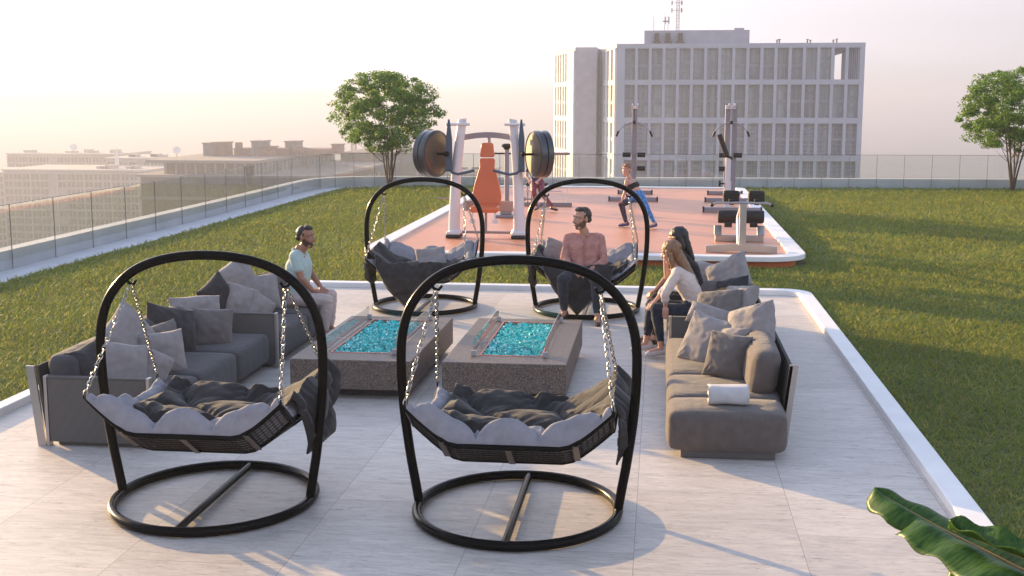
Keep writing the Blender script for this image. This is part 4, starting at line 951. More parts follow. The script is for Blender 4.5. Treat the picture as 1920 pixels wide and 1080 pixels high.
# ================================================================== FIRE PITS
def make_pit(x, y, label):
    t = thing('fire_pit', label, 'fire pit', (x, y, .006), group='granite fire pits')
    hx, hy = .585, 1.19; ox, oy = .305, .955     # body and opening half sizes; opening sits off-centre
    cxo = .025
    g = MB(); z0, z1 = .095, .38
    out = [(-hx,-hy), (hx,-hy), (hx,hy), (-hx,hy)]; inn = [(cxo-ox,-.86), (cxo+ox,-.86), (cxo+ox,.96), (cxo-ox,.96)]
    ring_strip(g, out, inn, z0, z1); g.add([(a, b, z0) for a, b in out], [(0,1,2,3)]); g.build('body', M['granite'], t, False, .008)
    g = MB(); g.box(-hx+.10, hx-.10, -hy+.18, hy-.12, 0, .0945); g.build('plinth', M['granite_dark'], t)
    g = MB(); ring_strip(g, [(a*1.0+(.004 if a < 0 else -.004), b) for a, b in inn], [(cxo-ox+.018,-.842), (cxo+ox-.018,-.842), (cxo+ox-.018,.942), (cxo-ox+.018,.942)], .35, .386); g.build('tray_rim', M['copper'], t)
    g = MB(); g.box(cxo-ox+.018, cxo+ox-.018, -.842, .942, .32, .342); g.build('tray', M['granite_dark'], t)
    rs = random.Random(5); g = MB()
    for _ in range(5200):
        a = rs.uniform(-ox+.025, ox-.025)+cxo; b = rs.uniform(-.83, .93); z = .348+rs.random()**1.5*.035; r = rs.uniform(.010, .020)
        p = [Vector((rs.gauss(0, 1), rs.gauss(0, 1), rs.gauss(0, .7))).normalized()*r for _ in range(5)]
        c = Vector((a, b, z)); g.add([c+k for k in p], [(0,1,2), (0,2,3), (0,3,1), (4,1,2), (4,2,3), (4,3,1)])
    o = g.build('fire_glass', M['fireglass'], t, fix=False); o['kind'] = 'stuff'
    gx0, gx1, gy0, gy1 = cxo-ox-.05, cxo+ox+.03, -.885, 1.0
    for (a0, b0, a1, b1) in ((gx0, gy0, gx1, gy0), (gx0, gy1, gx1, gy1), (gx0, gy0, gx0, gy1), (gx1, gy0, gx1, gy1)):
        g = MB(); e = .004; g.box(min(a0, a1)-(e if a0 == a1 else -.02), max(a0, a1)+(e if a0 == a1 else -.02), min(b0, b1)-(e if b0 == b1 else -.02), max(b0, b1)+(e if b0 == b1 else -.02), .385, .535); g.build('glass_guard', M['clear'], t)
    for a in (gx0, gx1):
        for b in (gy0, gy1): g = MB(); g.box(a-.024, a+.024, b-.014, b+.014, .381, .435); g.build('corner_clip', M['acrylic'], t, False, .004)
    return t
make_pit(-2.875, 12.265, 'left granite fire pit with turquoise fire glass behind glass guards')
make_pit(-1.415, 12.29, 'right granite fire pit with turquoise fire glass in front of the seated man')

# ================================================================== SOFAS
SG = 'low modular lounge sofas on the stone deck'
def puffbox(mb, x0, x1, y0, y1, z0, z1, r=.05, puff=.015, n=14, seed=0, lean=None):
    """upholstered block: rounded box with a slight crown and soft dimples"""
    c = Vector(((x0+x1)/2, (y0+y1)/2, (z0+z1)/2)); h = Vector(((x1-x0)/2, (y1-y0)/2, (z1-z0)/2)); r = min(r, h.x*.95, h.y*.95, h.z*.95); idx = {}; vs = []; fs = []
    def ticks(hh): 
        k = [-1, -1+.35*r/hh, -1+r/hh]; m_ = max(2, int(hh/.06)); k += [(-1+r/hh)+(2-2*r/hh)*i/m_ for i in range(1, m_)]; k += [1-r/hh, 1-.35*r/hh, 1]; return k
    T = [ticks(h.x), ticks(h.y), ticks(h.z)]
    def pt(a, b, d):
        key = (round(a, 5), round(b, 5), round(d, 5))
        if key in idx: return idx[key]
        p = Vector((a*h.x, b*h.y, d*h.z)); q = Vector((max(-h.x+r, min(h.x-r, p.x)), max(-h.y+r, min(h.y-r, p.y)), max(-h.z+r, min(h.z-r, p.z)))); e = p-q
        if e.length > 1e-7: p = q+e.normalized()*r
        m_ = (1-abs(a)**4)*(1-abs(b)**4) if abs(d) == 1 else ((1-abs(a)**4)*(1-abs(d)**4) if abs(b) == 1 else (1-abs(b)**4)*(1-abs(d)**4))
        nz_ = mnoise.noise(Vector((p.x*5+seed, p.y*5, p.z*5)))*.5+.6
        if e.length > 1e-7: p += e.normalized()*puff*m_*nz_*1.6
        w_ = c+p
        if lean: w_.x += (w_.z-z0)*lean
        idx[key] = len(vs); vs.append(w_); return idx[key]
    for ax in range(3):
        o = [k for k in range(3) if k != ax]
        for sgn in (-1, 1):
            for i in range(len(T[o[0]])-1):
                for j in range(len(T[o[1]])-1):
                    q = []
                    for a, b in ((i, j), (i+1, j), (i+1, j+1), (i, j+1)):
                        v = [0, 0, 0]; v[ax] = sgn; v[o[0]] = T[o[0]][a]; v[o[1]] = T[o[1]][b]; q.append(pt(*v))
                    fs.append(tuple(q))
    mb.add(vs, fs)
def sofa(label, xb, xf, y0, y1, arms, seams, backs, fab, ry, post_y):
    """xb back edge x, xf front edge x"""
    s = 1 if xf > xb else -1
    t = thing('sofa', label, 'sofa', ((xb+xf)/2, (y0+y1)/2, .006), group=SG)
    g = MB(); X = sorted((xb+s*.12, xf-s*.10)); g.box(X[0], X[1], y0+.06, y1-.06, .006, .085); wpart(g, 'plinth', M['plinth'], t, False, bevel=.01)
    X = sorted((xb+s*.04, xf))
    ys = [y0+(.07 if 'near' in arms else 0)] + seams + [y1]
    for i, (a, b) in enumerate(zip(ys, ys[1:])):
        g = MB(); puffbox(g, X[0], X[1], a+.003, b-.003, .075, .385, .055, .014, seed=i*3.1+y0); wpart(g, 'seat_cushion', fab, t, 80)
    for i, (a, b) in enumerate(backs):
        g = MB(); x0, x1 = sorted((xb+s*.07, xb+s*.30)); puffbox(g, x0, x1, a+.004, b-.004, .37, .735, .07, .02, seed=i*2.3+y0, lean=-s*.12); wpart(g, 'back_cushion', fab, t, 80)
    g = MB(); x0 = xb+s*.015; yp = y0+.065 if 'near' in arms else backs[0][0]-.16
    g.add([(x0, yp, .12), (x0+s*.025, yp, .12), (x0+s*.025, y1-.02, .12), (x0, y1-.02, .12), (x0-s*.06, yp, .665), (x0-s*.035, yp, .665), (x0-s*.035, y1-.02, .665), (x0-s*.06, y1-.02, .665)],
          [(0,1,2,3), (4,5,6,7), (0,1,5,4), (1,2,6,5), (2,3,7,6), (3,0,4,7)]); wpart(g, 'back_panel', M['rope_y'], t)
    for yy in post_y:
        g = MB(); g.add([(x0-s*.035, yy, .006), (x0+s*.035, yy, .006), (x0+s*.035, yy+.02, .006), (x0-s*.035, yy+.02, .006), (x0-s*.105, yy, .675), (x0-s*.035, yy, .675), (x0-s*.035, yy+.02, .675), (x0-s*.105, yy+.02, .675)],
          [(0,1,2,3), (4,5,6,7), (0,1,5,4), (1,2,6,5), (2,3,7,6), (3,0,4,7)]); wpart(g, 'metal_leg', M['alu'], t)
    for w_ in arms:
        ya = y0 if w_ == 'near' else y1-.06; X = sorted((xb+s*.05, xf-s*.0))
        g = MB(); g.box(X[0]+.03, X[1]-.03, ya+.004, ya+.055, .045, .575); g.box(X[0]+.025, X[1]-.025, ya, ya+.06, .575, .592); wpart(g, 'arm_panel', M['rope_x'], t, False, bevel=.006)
        for xx in (X[0]+.014, X[1]-.014):
            g = MB(); g.box(xx-.014, xx+.014, ya-.003, ya+.063, .006, .595); wpart(g, 'arm_edge', M['alu'], t, False, bevel=.004)
    return t
sofa('right-hand sofa nearest the camera with an open end and a folded white towel', 1.06, .10, 9.45, 12.60, [], [10.01, 10.87], [(10.15, 11.5), (11.51, 12.55)], M['sofa'], 1, [9.99])
sofa('right-hand sofa at the back on which the two women sit', 1.06, .12, 12.64, 15.85, ['near'], [13.7, 14.8], [(12.72, 14.1), (14.11, 15.3)], M['sofa'], 1, [12.7])
sofa('left-hand sofa nearest the camera with a woven arm end', -5.0, -4.05, 9.22, 12.30, ['near'], [10.3, 11.3], [(9.30, 10.9), (10.91, 12.27)], M['sofa_l'], 1, [9.215])
sofa('left-hand sofa at the back on which the man in the mint polo sits', -5.0, -3.98, 12.33, 14.72, ['near'], [13.5], [(12.42, 14.15)], M['sofa_l'], 1, [12.33])

def pillow(label, c, size, thick, nrm, roll, m, grp, seed=0, name='pillow'):
    """stuffed cushion: c centre, nrm facing direction, roll in its own plane (degrees)"""
    n = 34; V = []; sx, sy = size[0]*.47, size[1]*.47; rs = random.Random(seed); off = rs.uniform(0, 50)
    for sd_ in (1, -1):
        for j in range(n+1):
            for i in range(n+1):
                u = -1+2*i/n; v = -1+2*j/n
                u = math.sin(u*PI/2)*.25+u*.75; v = math.sin(v*PI/2)*.25+v*.75
                pin = 1-.05*(1-u*u)*abs(v)**3 ; pin2 = 1-.05*(1-v*v)*abs(u)**3       # sides drawn in, corners stand out
                x = u*sx*pin2; y = v*sy*pin
                body = max(0, (1-abs(u)**3.2))**.5*max(0, (1-abs(v)**3.2))**.5
                q = Vector((x*6+off, y*6, sd_*3.3)); wr = mnoise.noise(q)*.018+mnoise.noise(q*2.7)*.007
                cr = .010*math.sin(14*math.atan2(1-abs(v), 1-abs(u)+.01)+off)*(abs(u)*abs(v))**1.5
                z = sd_*(thick/2*body + (wr+cr)*min(1, body*2.2))
                z *= 1.22; V.append(Vector((x, y + .02*mnoise.noise(Vector((x*3+off, 0, 1))), z + .02*mnoise.noise(Vector((x*2.2, y*2.2+off, 1)))*2)))
    m1 = (n+1)**2; fs = []
    for j in range(n):
        for i in range(n):
            a = j*(n+1)+i; fs.append((a, a+1, a+n+2, a+n+1)); fs.append((m1+a, m1+a+n+1, m1+a+n+2, m1+a+1))
    g = MB(); g.add(V, fs); me = g.mesh(name)
    b = bmesh.new(); b.from_mesh(me); bmesh.ops.remove_doubles(b, verts=b.verts, dist=.0006); bmesh.ops.recalc_face_normals(b, faces=b.faces); b.to_mesh(me); b.free()
    me.materials.append(m); o = link(name, me); shade(me, 75)
    z = Vector(nrm).normalized(); up = Vector((0, 0, 1)); x = up.cross(z).normalized() if abs(z.z) < .99 else Vector((1, 0, 0)); y = z.cross(x)
    M3 = Matrix((x, y, z)).transposed() @ Matrix.Rotation(R(roll), 3, 'Z'); o.rotation_euler = M3.to_euler(); o.location = c
    return tag(o, label, 'pillow', grp)
LG = 'loose pillows on the left sofas'; RG = 'loose pillows on the right sofas'
pl_, pm_, pd_, pk_ = M['p_light'], M['p_mid'], M['p_dark'], M['p_black']
pillow('charcoal pillow leaning on the back beside the near left sofa arm', (-4.72, 9.62, .60), (.50, .42), .16, (1, -.25, .40), 8, pd_, LG, 1)
pillow('big pale pillow standing on one corner at the near left sofa back', (-4.70, 10.30, .70), (.54, .54), .18, (1, -.42, .30), 38, pl_, LG, 2)
pillow('pale pillow just behind the left swing chair frame, nearest the woven arm', (-4.50, 9.72, .56), (.50, .46), .17, (.9, -.65, .35), -12, pl_, LG, 3)
pillow('crisp pale square pillow lowest in the near left pillow heap', (-4.42, 10.40, .55), (.44, .42), .15, (.75, -.85, .25), 4, pl_, LG, 4)
pillow('small pale pillow slumped between two larger ones on the near left sofa', (-4.36, 10.02, .48), (.34, .36), .13, (.9, -.55, .2), -32, pl_, LG, 5)
pillow('mid grey pillow squeezed behind the crisp pale one on the left sofa', (-4.58, 10.78, .55), (.44, .44), .15, (1, -.30, .12), 6, pm_, LG, 6)
pillow('large charcoal pillow in the middle of the near left sofa', (-4.68, 11.22, .60), (.60, .52), .16, (1, -.55, .30), -16, pd_, LG, 7)
pillow('wide pale pillow behind the mid grey square one on the left', (-4.70, 11.93, .66), (.60, .36), .15, (.8, -.8, .28), -3, pl_, LG, 8)
pillow('mid grey square pillow standing upright by the middle woven arm', (-4.44, 11.70, .545), (.42, .42), .15, (.30, -1, .30), -3, pm_, LG, 9)
pillow('charcoal pillow on the back just before the far left sofa', (-4.74, 12.62, .72), (.42, .42), .14, (1, -.5, .2), 30, pd_, LG, 10)
pillow('big pale pillow highest of all on the far left sofa', (-4.74, 13.30, .80), (.52, .46), .18, (.9, -.75, .35), 28, pl_, LG, 11)
pillow('pale pillow just behind the middle woven arm on the left', (-4.52, 12.78, .62), (.42, .42), .15, (.7, -.8, .25), -18, pl_, LG, 12)
pillow('small pale pillow leaning over the middle left arm', (-4.36, 12.88, .52), (.34, .38), .13, (.8, -.7, .2), -35, pl_, LG, 13)
pillow('pale square pillow in front of the grey one on the far left sofa', (-4.50, 13.42, .63), (.44, .44), .14, (.45, -1, .25), 5, pl_, LG, 14)
pillow('grey pillow seen edge on behind the seated man in mint', (-4.46, 13.80, .60), (.46, .50), .16, (1, -.9, .1), 3, pm_, LG, 15)
pillow('mid grey square pillow upright in front on the near right sofa', (.625, 10.78, .575), (.43, .44), .16, (-.42, -1, .35), -4, pm_, RG, 16)
pillow('large pale pillow propped behind the mid grey one on the right sofa', (.46, 11.45, .575), (.52, .52), .16, (-.55, -1, .45), -12, pl_, RG, 17)
pillow('pale pillow folded flat on top of the right-hand heap', (.50, 11.85, .745), (.46, .24), .12, (-.35, -.9, .75), -6, pl_, RG, 18)
pillow('plump pale pillow leaning on the near right sofa back', (.86, 11.30, .74), (.52, .46), .18, (-.8, -.75, .55), 24, pl_, RG, 19)
pillow('little pale pillow wedged under the plump one on the right', (.70, 11.18, .60), (.34, .34), .12, (-.7, -.8, .4), 8, pl_, RG, 20)
pillow('flat pale pillow beside the blonde woman on the right sofa', (.62, 12.65, .68), (.55, .46), .17, (-.55, -.8, .75), 14, pm_, RG, 21)
pillow('round-shouldered pale pillow against the middle of the right sofa back', (.84, 12.75, .72), (.46, .44), .16, (-.8, -.6, .5), 10, pl_, RG, 22)
pillow('black pillow half hidden among the grey ones on the right sofa', (.80, 13.45, .72), (.44, .40), .15, (-.75, -.8, .5), 18, pk_, RG, 23)
pillow('big pale pillow standing on a corner at the far right sofa back', (.82, 14.35, .78), (.56, .52), .17, (-.6, -.85, .55), 32, pl_, RG, 24)
pillow('pale pillow lying just behind the dark-haired woman', (.50, 14.75, .74), (.46, .38), .15, (-.4, -1, .6), -12, pl_, RG, 25)
pillow('grey pillow low between the blonde woman and the far back rest', (.58, 13.85, .60), (.50, .44), .17, (-.6, -.9, .5), 6, pm_, RG, 26)
CG = 'small pale pillows on the rear swing chairs'
pillow('small pale pillow lying in the empty swing chair at the back', (-3.05, 16.20, .70), (.44, .36), .13, (.1, -1, .7), 10, pl_, CG, 27)
pillow('small pale pillow at the left of the man in the salmon shirt', (-1.38, 16.35, .80), (.34, .34), .13, (.3, -1, .5), -20, pl_, CG, 28)

# folded towel: a soft roll of layers
tw = MB(); prof = []
layers = [(0, .0), ]
def towel():
    n = 40; pts = []                     # spiral folded cross-section in y,z
    path = [(.075,.012),(-.06,.010),(-.088,.045),(-.06,.082),(.05,.084),(.072,.062),(.05,.044),(-.04,.042),(-.052,.054),(.02,.060)]
    from mathutils.geometry import interpolate_bezier
    res = []
    for i in range(len(path)-1):
        p = [Vector((*path[max(0, min(len(path)-1, i+k))], 0)) for k in (-1, 0, 1, 2)]
        for j in range(8):
            u = j/8; res.append(.5*((2*p[1]) + (p[2]-p[0])*u + (2*p[0]-5*p[1]+4*p[2]-p[3])*u*u + (3*p[1]-p[0]-3*p[2]+p[3])*u**3))
    nx = 16; g = MB(); V = []
    for i in range(nx+1):
        x = -.16+.32*i/nx
        for k, q in enumerate(res): V.append((x+.003*math.sin(k*.5), q.x*1.0+.002*math.sin(x*30+k*.3), q.y*1.75+.003*math.sin(x*18+k*.2)))
    m_ = len(res); g.add(V, [(i*m_+k, i*m_+k+1, (i+1)*m_+k+1, (i+1)*m_+k) for i in range(nx) for k in range(m_-1)])
    o = g.build('towel', M['towel'], None, 80); md = o.modifiers.new('s', 'SOLIDIFY'); md.thickness = .012; md.offset = 0
    o.location = (.575, 9.74, .395); o.rotation_euler = (0, 0, R(1)); return o
tag(towel(), 'folded white towel lying on the near right sofa seat', 'towel')

# ================================================================== PEOPLE
def remesh(mb, name, m, parent, voxel, smooth_it=6, wr=0, wfreq=12, seed=0, clip=None, zf=1.7):
    me = mb.mesh(name+'_raw'); b = bmesh.new(); b.from_mesh(me); bmesh.ops.recalc_face_normals(b, faces=b.faces); b.to_mesh(me); b.free()
    o = bpy.data.objects.new(name, me); COL.objects.link(o)
    r = o.modifiers.new('r', 'REMESH'); r.mode = 'VOXEL'; r.voxel_size = voxel
    s = o.modifiers.new('s', 'SMOOTH'); s.factor = .5; s.iterations = smooth_it
    dg = bpy.context.evaluated_depsgraph_get(); dg.update(); me2 = bpy.data.meshes.new_from_object(o.evaluated_get(dg))
    bpy.data.objects.remove(o); bpy.data.meshes.remove(me)
    if wr:
        co = np.empty(len(me2.vertices)*3); me2.vertices.foreach_get('co', co); co = co.reshape(-1, 3); no = np.array([v.normal[:] for v in me2.vertices])
        d = np.array([abs(mnoise.noise(Vector((c[0]*wfreq+seed, c[1]*wfreq, c[2]*wfreq*zf))))*2-.5+.5*mnoise.noise(Vector((c[0]*wfreq*2.6, c[1]*wfreq*2.6+seed, c[2]*wfreq*2.4*zf))) for c in co])
        co += no*(d*wr)[:, None]; me2.vertices.foreach_set('co', co.ravel())
    me2.name = name; me2.materials.clear(); me2.materials.append(m); me2.polygons.foreach_set('use_smooth', [True]*len(me2.polygons))
    if clip:
        b = bmesh.new(); b.from_mesh(me2)
        for co_, no_ in clip:
            bmesh.ops.bisect_plane(b, geom=b.verts[:]+b.edges[:]+b.faces[:], plane_co=co_, plane_no=no_, clear_outer=True)
        b.to_mesh(me2); b.free()
    o = link(name, me2, parent); me2.update(); return o
def frame_from(f, u):
    f = Vector(f).normalized(); u = Vector(u); x = f.cross(u).normalized(); u = x.cross(f).normalized()
    return Matrix((x, f, u)).transposed()          # columns: right, forward, up
def head_prims(g, c, F, s, beardless=True):
    T = lambda x, y, z: Vector(c)+F @ Vector((x, y, z))*s
    g.ell(T(0, -.012, .035), (.076*s, .094*s, .088*s), 24, F); g.ell(T(0, .022, -.03), (.062*s, .072*s, .078*s), 20, F); g.cap(T(-.02, .052, -.085), T(.02, .052, -.085), .027*s, .027*s)
    g.cap(T(0, .088, .012), T(0, .108, -.022), .009*s, .0145*s); g.ell(T(0, .094, -.028), (.018*s, .013*s, .010*s), 10, F)
    g.cap(T(-.05, .066, .034), T(.05, .066, .034), .014*s, .014*s); g.cap(T(-.045, .058, -.02), T(-.03, .06, -.035), .02*s, .02*s); g.cap(T(.045, .058, -.02), T(.03, .06, -.035), .02*s, .02*s)
    g.ell(T(-.078, -.008, -.005), (.011*s, .020*s, .032*s), 10, F); g.ell(T(.078, -.008, -.005), (.011*s, .020*s, .032*s), 10, F)
    g.cap(T(-.018, .086, -.056), T(.018, .086, -.056), .009*s, .009*s)
def face_parts(c, F, s, t, brow, smile=True):
    T = lambda x, y, z: Vector(c)+F @ Vector((x, y, z))*s
    g = MB(); 
    for e in (-1, 1): g.ell(T(e*.031, .077, .010), (.0125*s, .008*s, .0075*s), 10, F)
    wpart2(g, 'eyes', M['eye'], t)
    g = MB()
    for e in (-1, 1): g.ell(T(e*.031, .0825, .010), (.0058*s, .004*s, .006*s), 10, F)
    wpart2(g, 'pupils', M['iris'], t)
    g = MB()
    for e in (-1, 1): g.tube([T(e*.014, .086, .030), T(e*.032, .083, .036), T(e*.052, .068, .028)], [.0035*s, .0045*s, .002*s], 6)
    wpart2(g, 'eyebrows', brow, t)
    g = MB(); g.tube([T(-.027, .078, -.050), T(-.013, .090, -.057), T(0, .094, -.059), T(.013, .090, -.057), T(.027, .078, -.050)], [.002*s, .006*s, .0068*s, .006*s, .002*s], 8); wpart2(g, 'lips', M['lip'], t)
    if smile: g = MB(); g.tube([T(-.018, .0885, -.052), T(0, .098, -.054), T(.018, .0885, -.052)], [.002*s, .0045*s, .002*s], 8); wpart2(g, 'teeth', M['teeth'], t)
def wpart2(g, name, m, t): o = g.build(name, m, t, 60); return o
def hand(g, wr, d, n, s=1.0, curl=.5, thumb=1):
    """wr wrist, d finger direction, n back-of-hand normal, thumb +1/-1 side"""
    d = Vector(d).normalized(); n = Vector(n); n = (n-d*n.dot(d)).normalized(); q = d.cross(n)*thumb; w_ = Vector(wr)
    g.cap(w_, w_+d*.03*s, .023*s, .026*s, flat=n, k=.7)
    g.cap(w_+d*.035*s-q*.016*s, w_+d*.080*s-q*.020*s, .022*s, .018*s); g.cap(w_+d*.035*s+q*.014*s, w_+d*.080*s+q*.020*s, .022*s, .018*s)
    for k, (o, l) in enumerate(((.031, .066), (.011, .076), (-.010, .072), (-.030, .056))):
        b = w_+d*.085*s+q*o*s; l *= s; a1 = curl*.7+.06*k; a2 = a1+curl*.9; a3 = a2+curl*.6
        p1 = b+(d*math.cos(a1)-n*math.sin(a1))*l*.45; p2 = p1+(d*math.cos(a2)-n*math.sin(a2))*l*.32; p3 = p2+(d*math.cos(a3)-n*math.sin(a3))*l*.25
        g.cap(b, p1, .0092*s, .0085*s, 8); g.cap(p1, p2, .0085*s, .0078*s, 8); g.cap(p2, p3, .0078*s, .0065*s, 8)
    b = w_+d*.030*s+q*.026*s; t1 = b+(d*.7+q*.65-n*.2).normalized()*.040*s; t2 = t1+(d*.9+q*.25-n*.3).normalized()*.032*s
    g.cap(b, t1, .0125*s, .010*s, 8); g.cap(t1, t2, .010*s, .008*s, 8)
def limb(g, pts, rs, inf=0, k=1.0, flat=None, n=16):
    for a, b, r0, r1 in zip(pts, pts[1:], rs, rs[1:]): g.cap(a, b, r0+inf, r1+inf, n, flat, k)
def torso(g, J, s, inf=0, female=False, upto=1.0):
    """pelvis, waist, chest and shoulders from the joints"""
    hl, hr, sl, sr = [Vector(J[k]) for k in ('hipL', 'hipR', 'shL', 'shR')]; hm = (hl+hr)/2; sm = (sl+sr)/2; ax = (sr-sl).normalized(); hx = (hr-hl).normalized()
    up = (sm-hm); L = up.length; up.normalize(); f = up.cross(ax).normalized(); b = J.get('bend', 0)
    wa = hm+up*L*.38 - f*b; ch = hm+up*L*.74 - f*b*.6
    hw = .105*s if female else .10*s
    g.cap(hm-hx*hw*.55, hm+hx*hw*.55, .115*s+inf, .115*s+inf, 20, up, 1.0)
    ww = (.035 if female else .06)*s; r = (.098 if female else .112)*s
    g.cap(hm+up*.02-hx*ww, wa-ax*ww, .118*s+inf, r+inf, 20); g.cap(hm+up*.02+hx*ww, wa+ax*ww, .118*s+inf, r+inf, 20)
    cw = (.055 if female else .075)*s; rc = (.108 if female else .122)*s
    g.cap(wa-ax*ww, ch-ax*cw, r+inf, rc+inf, 20); g.cap(wa+ax*ww, ch+ax*cw, r+inf, rc+inf, 20)
    if upto > .9:
        g.cap(ch-ax*cw, sl+ax*.045*s, rc*.95+inf, .062*s+inf, 18); g.cap(ch+ax*cw, sr-ax*.045*s, rc*.95+inf, .062*s+inf, 18)
        g.cap(sl+ax*.02*s, sr-ax*.02*s, .058*s+inf, .058*s+inf, 18)
    return hm, wa, ch, sm, up, f, ax
def person(label, J, s, skin, top, bottom, shoes, hair, hair_kind, brow, voxel=.006, female=False, sleeve='long', hs=1.0, coarse=False, ankle=.86, grp=None, smile=True):
    nk = Vector(J['neck']); hd = Vector(J['head']); F = frame_from(J['face'], J.get('hup', (0, 0, 1)))
    A = {k: Vector(v) for k, v in J.items() if isinstance(v, tuple)}
    ra = [.050*s, .038*s, .026*s] if not female else [.042*s, .033*s, .022*s]; rl = [.088*s, .058*s, .038*s] if not female else [.085*s, .054*s, .034*s]
    # body
    g = MB(); torso(g, J, s, -.004, female)
    sm = (A['shL']+A['shR'])/2; g.cap(sm+(nk-sm)*.1, hd-F.col[2]*.07*hs, .056*s, .052*s*(.85 if female else 1)); g.cap(sm, nk, .075*s, .054*s)
    for S in 'LR':
        limb(g, [A['sh'+S], A['el'+S]], [ra[0], ra[1]*.97]); e = A['el'+S]; w_ = A['wr'+S]; m_ = e.lerp(w_, .3); limb(g, [e, m_, w_], [ra[1], ra[1]*1.02, ra[2]])
        hand(g, w_, J['hd'+S], J['hn'+S], s, J.get('curl', .5), J.get('th'+S, 1))
        k = A['kn'+S]; a = A['an'+S]; m_ = k.lerp(a, .32)
        limb(g, [A['hip'+S], k], [rl[0], rl[1]]); limb(g, [k, m_, a], [rl[1]*.95, rl[1]*.98, rl[2]])
        fd = Vector(J['ft'+S]).normalized(); g.cap(a+Vector((0,0,-.02*s))-fd*.02, a+fd*.13*s+Vector((0,0,-.055*s)), .034*s, .026*s)
    head_prims(g, hd, F, hs)
    body = remesh(g, 'person', skin, None, voxel, 5); tag(body, label, 'person', grp)
    # trousers
    g = MB(); torso(g, J, s, .008, female, .5 if 0 else .8); lim = []
    g = MB(); hm = (A['hipL']+A['hipR'])/2; up = (sm-hm).normalized(); hx = (A['hipR']-A['hipL']).normalized()
    g.cap(hm-hx*.06*s, hm+hx*.06*s, .124*s, .124*s, 20); g.cap(hm-hx*.05*s, hm-hx*.05*s+up*.09*s, .122*s, .112*s, 20); g.cap(hm+hx*.05*s, hm+hx*.05*s+up*.09*s, .122*s, .112*s, 20)
    clips = []
    for S in 'LR':
        k = A['kn'+S]; a = A['an'+S]; e = k.lerp(a, ankle); m_ = k.lerp(a, .3)
        limb(g, [A['hip'+S], k], [rl[0]+.014, rl[1]+.015], n=18); limb(g, [k, m_, e], [rl[1]+.013, rl[1]+.010, rl[2]+.014*(1 if not female else .6)], n=18)
    remesh(g, 'trousers', bottom if not isinstance(bottom, tuple) else bottom[0], body, voxel*1.1, 5, .005, 13, 3)
    if top:
        g = MB(); hm_, wa, ch, sm_, up_, f_, ax_ = torso(g, J, s, .012, female)
        g.cap(sm_, nk-(nk-sm_)*.35, .072*s, .060*s)
        for S in 'LR':
            e = A['el'+S]; w_ = A['wr'+S]
            if sleeve == 'long': limb(g, [A['sh'+S], e, e.lerp(w_, .35), e.lerp(w_, .86)], [ra[0]+.014, ra[1]+.014, ra[1]+.012, ra[2]+.014])
            elif sleeve == 'three': limb(g, [A['sh'+S], e, e.lerp(w_, .45)], [ra[0]+.014, ra[1]+.016, ra[1]+.012])
            elif sleeve == 'short': limb(g, [A['sh'+S], A['sh'+S].lerp(e, .52)], [ra[0]+.014, ra[1]+.026])
        sh_ = remesh(g, 'shirt' if not female else 'jumper', top, body, voxel*1.1, 5, .0045, 12, 8)
        if not female:
            g = MB(); col_ = [nk+F.col[0]*(.066*s*math.cos(q))+(f_*math.sin(q))*.066*s-up_*(.030*s+.018*s*math.sin(q)) for q in [PI/2+.35+(2*PI-.7)*k/20 for k in range(21)]]
            g.tube(col_, .017*s, 8); wpart2(g, 'collar', top, sh_)
            if sleeve == 'long':
                for i in range(5):
                    c_ = sm_.lerp(hm_, .10+.17*i); g = MB(); g.ell(c_+f_*(.128+.012*math.sin(PI*min(1, .25+.2*i)))*s, .006, 8); wpart2(g, 'button', M['shoe_dark'], sh_)
    for S in 'LR':
        a = A['an'+S]; fd = Vector(J['ft'+S]).normalized(); fd.z = 0 if J.get('flat', True) else fd.z; fd.normalize(); g = MB(); b0 = a+Vector((0, 0, -.045*s))
        sd_ = fd.cross(Vector((0,0,1))); 
        g.cap(b0-fd*.045*s, b0+fd*.09*s+Vector((0,0,-.018*s)), .042*s, .036*s, 14); g.cap(b0+fd*.08*s+Vector((0,0,-.02*s)), b0+fd*.155*s+Vector((0,0,-.028*s)), .040*s, .028*s, 14); g.cap(b0-fd*.045*s+Vector((0,0,.0)), a-fd*.03*s+Vector((0,0,-.005)), .040*s, .036*s)
        remesh(g, 'shoe', shoes, body, voxel, 3)
    # hair
    g = MB(); T = lambda x, y, z: hd+F @ Vector((x, y, z))*hs
    if hair_kind == 'short':
        g.ell(T(0, -.030, .043), (.080*hs, .084*hs, .088*hs), 24, F); g.ell(T(0, .022, .104), (.062*hs, .052*hs, .030*hs), 18, F); g.cap(T(-.035, -.068, -.010), T(.035, -.068, -.010), .034*hs, .034*hs); g.cap(T(-.074, .010, .04), T(-.074, .008, .012), .010*hs, .007*hs); g.cap(T(.074, .010, .04), T(.074, .008, .012), .010*hs, .007*hs)
    elif hair_kind == 'tied':
        g.ell(T(0, -.018, .045), (.082*hs, .096*hs, .088*hs), 24, F); g.cap(T(-.025, .05, .09), T(.03, .04, .092), .035*hs, .035*hs); g.ell(T(.01, -.10, .03), .032*hs, 14); g.cap(T(.015, -.115, .03), T(.05, -.135, -.10), .03*hs, .024*hs); g.cap(T(.05, -.135, -.10), T(.07, -.12, -.24), .024*hs, .010*hs)
    else:
        g.ell(T(0, -.020, .045), (.090*hs, .102*hs, .092*hs), 24, F)
        for e in (-1, 1):
            g.cap(T(e*.068, .012, .03), T(e*.080, .0, -.07), .028*hs, .034*hs); g.cap(T(e*.080, .0, -.07), T(e*.078, .008, -.15), .034*hs, .022*hs)
        path = [T(0, -.055, .03)]+[Vector(p) for p in J['hair']]; rr = [.088*hs, .092*hs, .078*hs, .050*hs, .022*hs][:len(path)]
        fb = F.col[1]
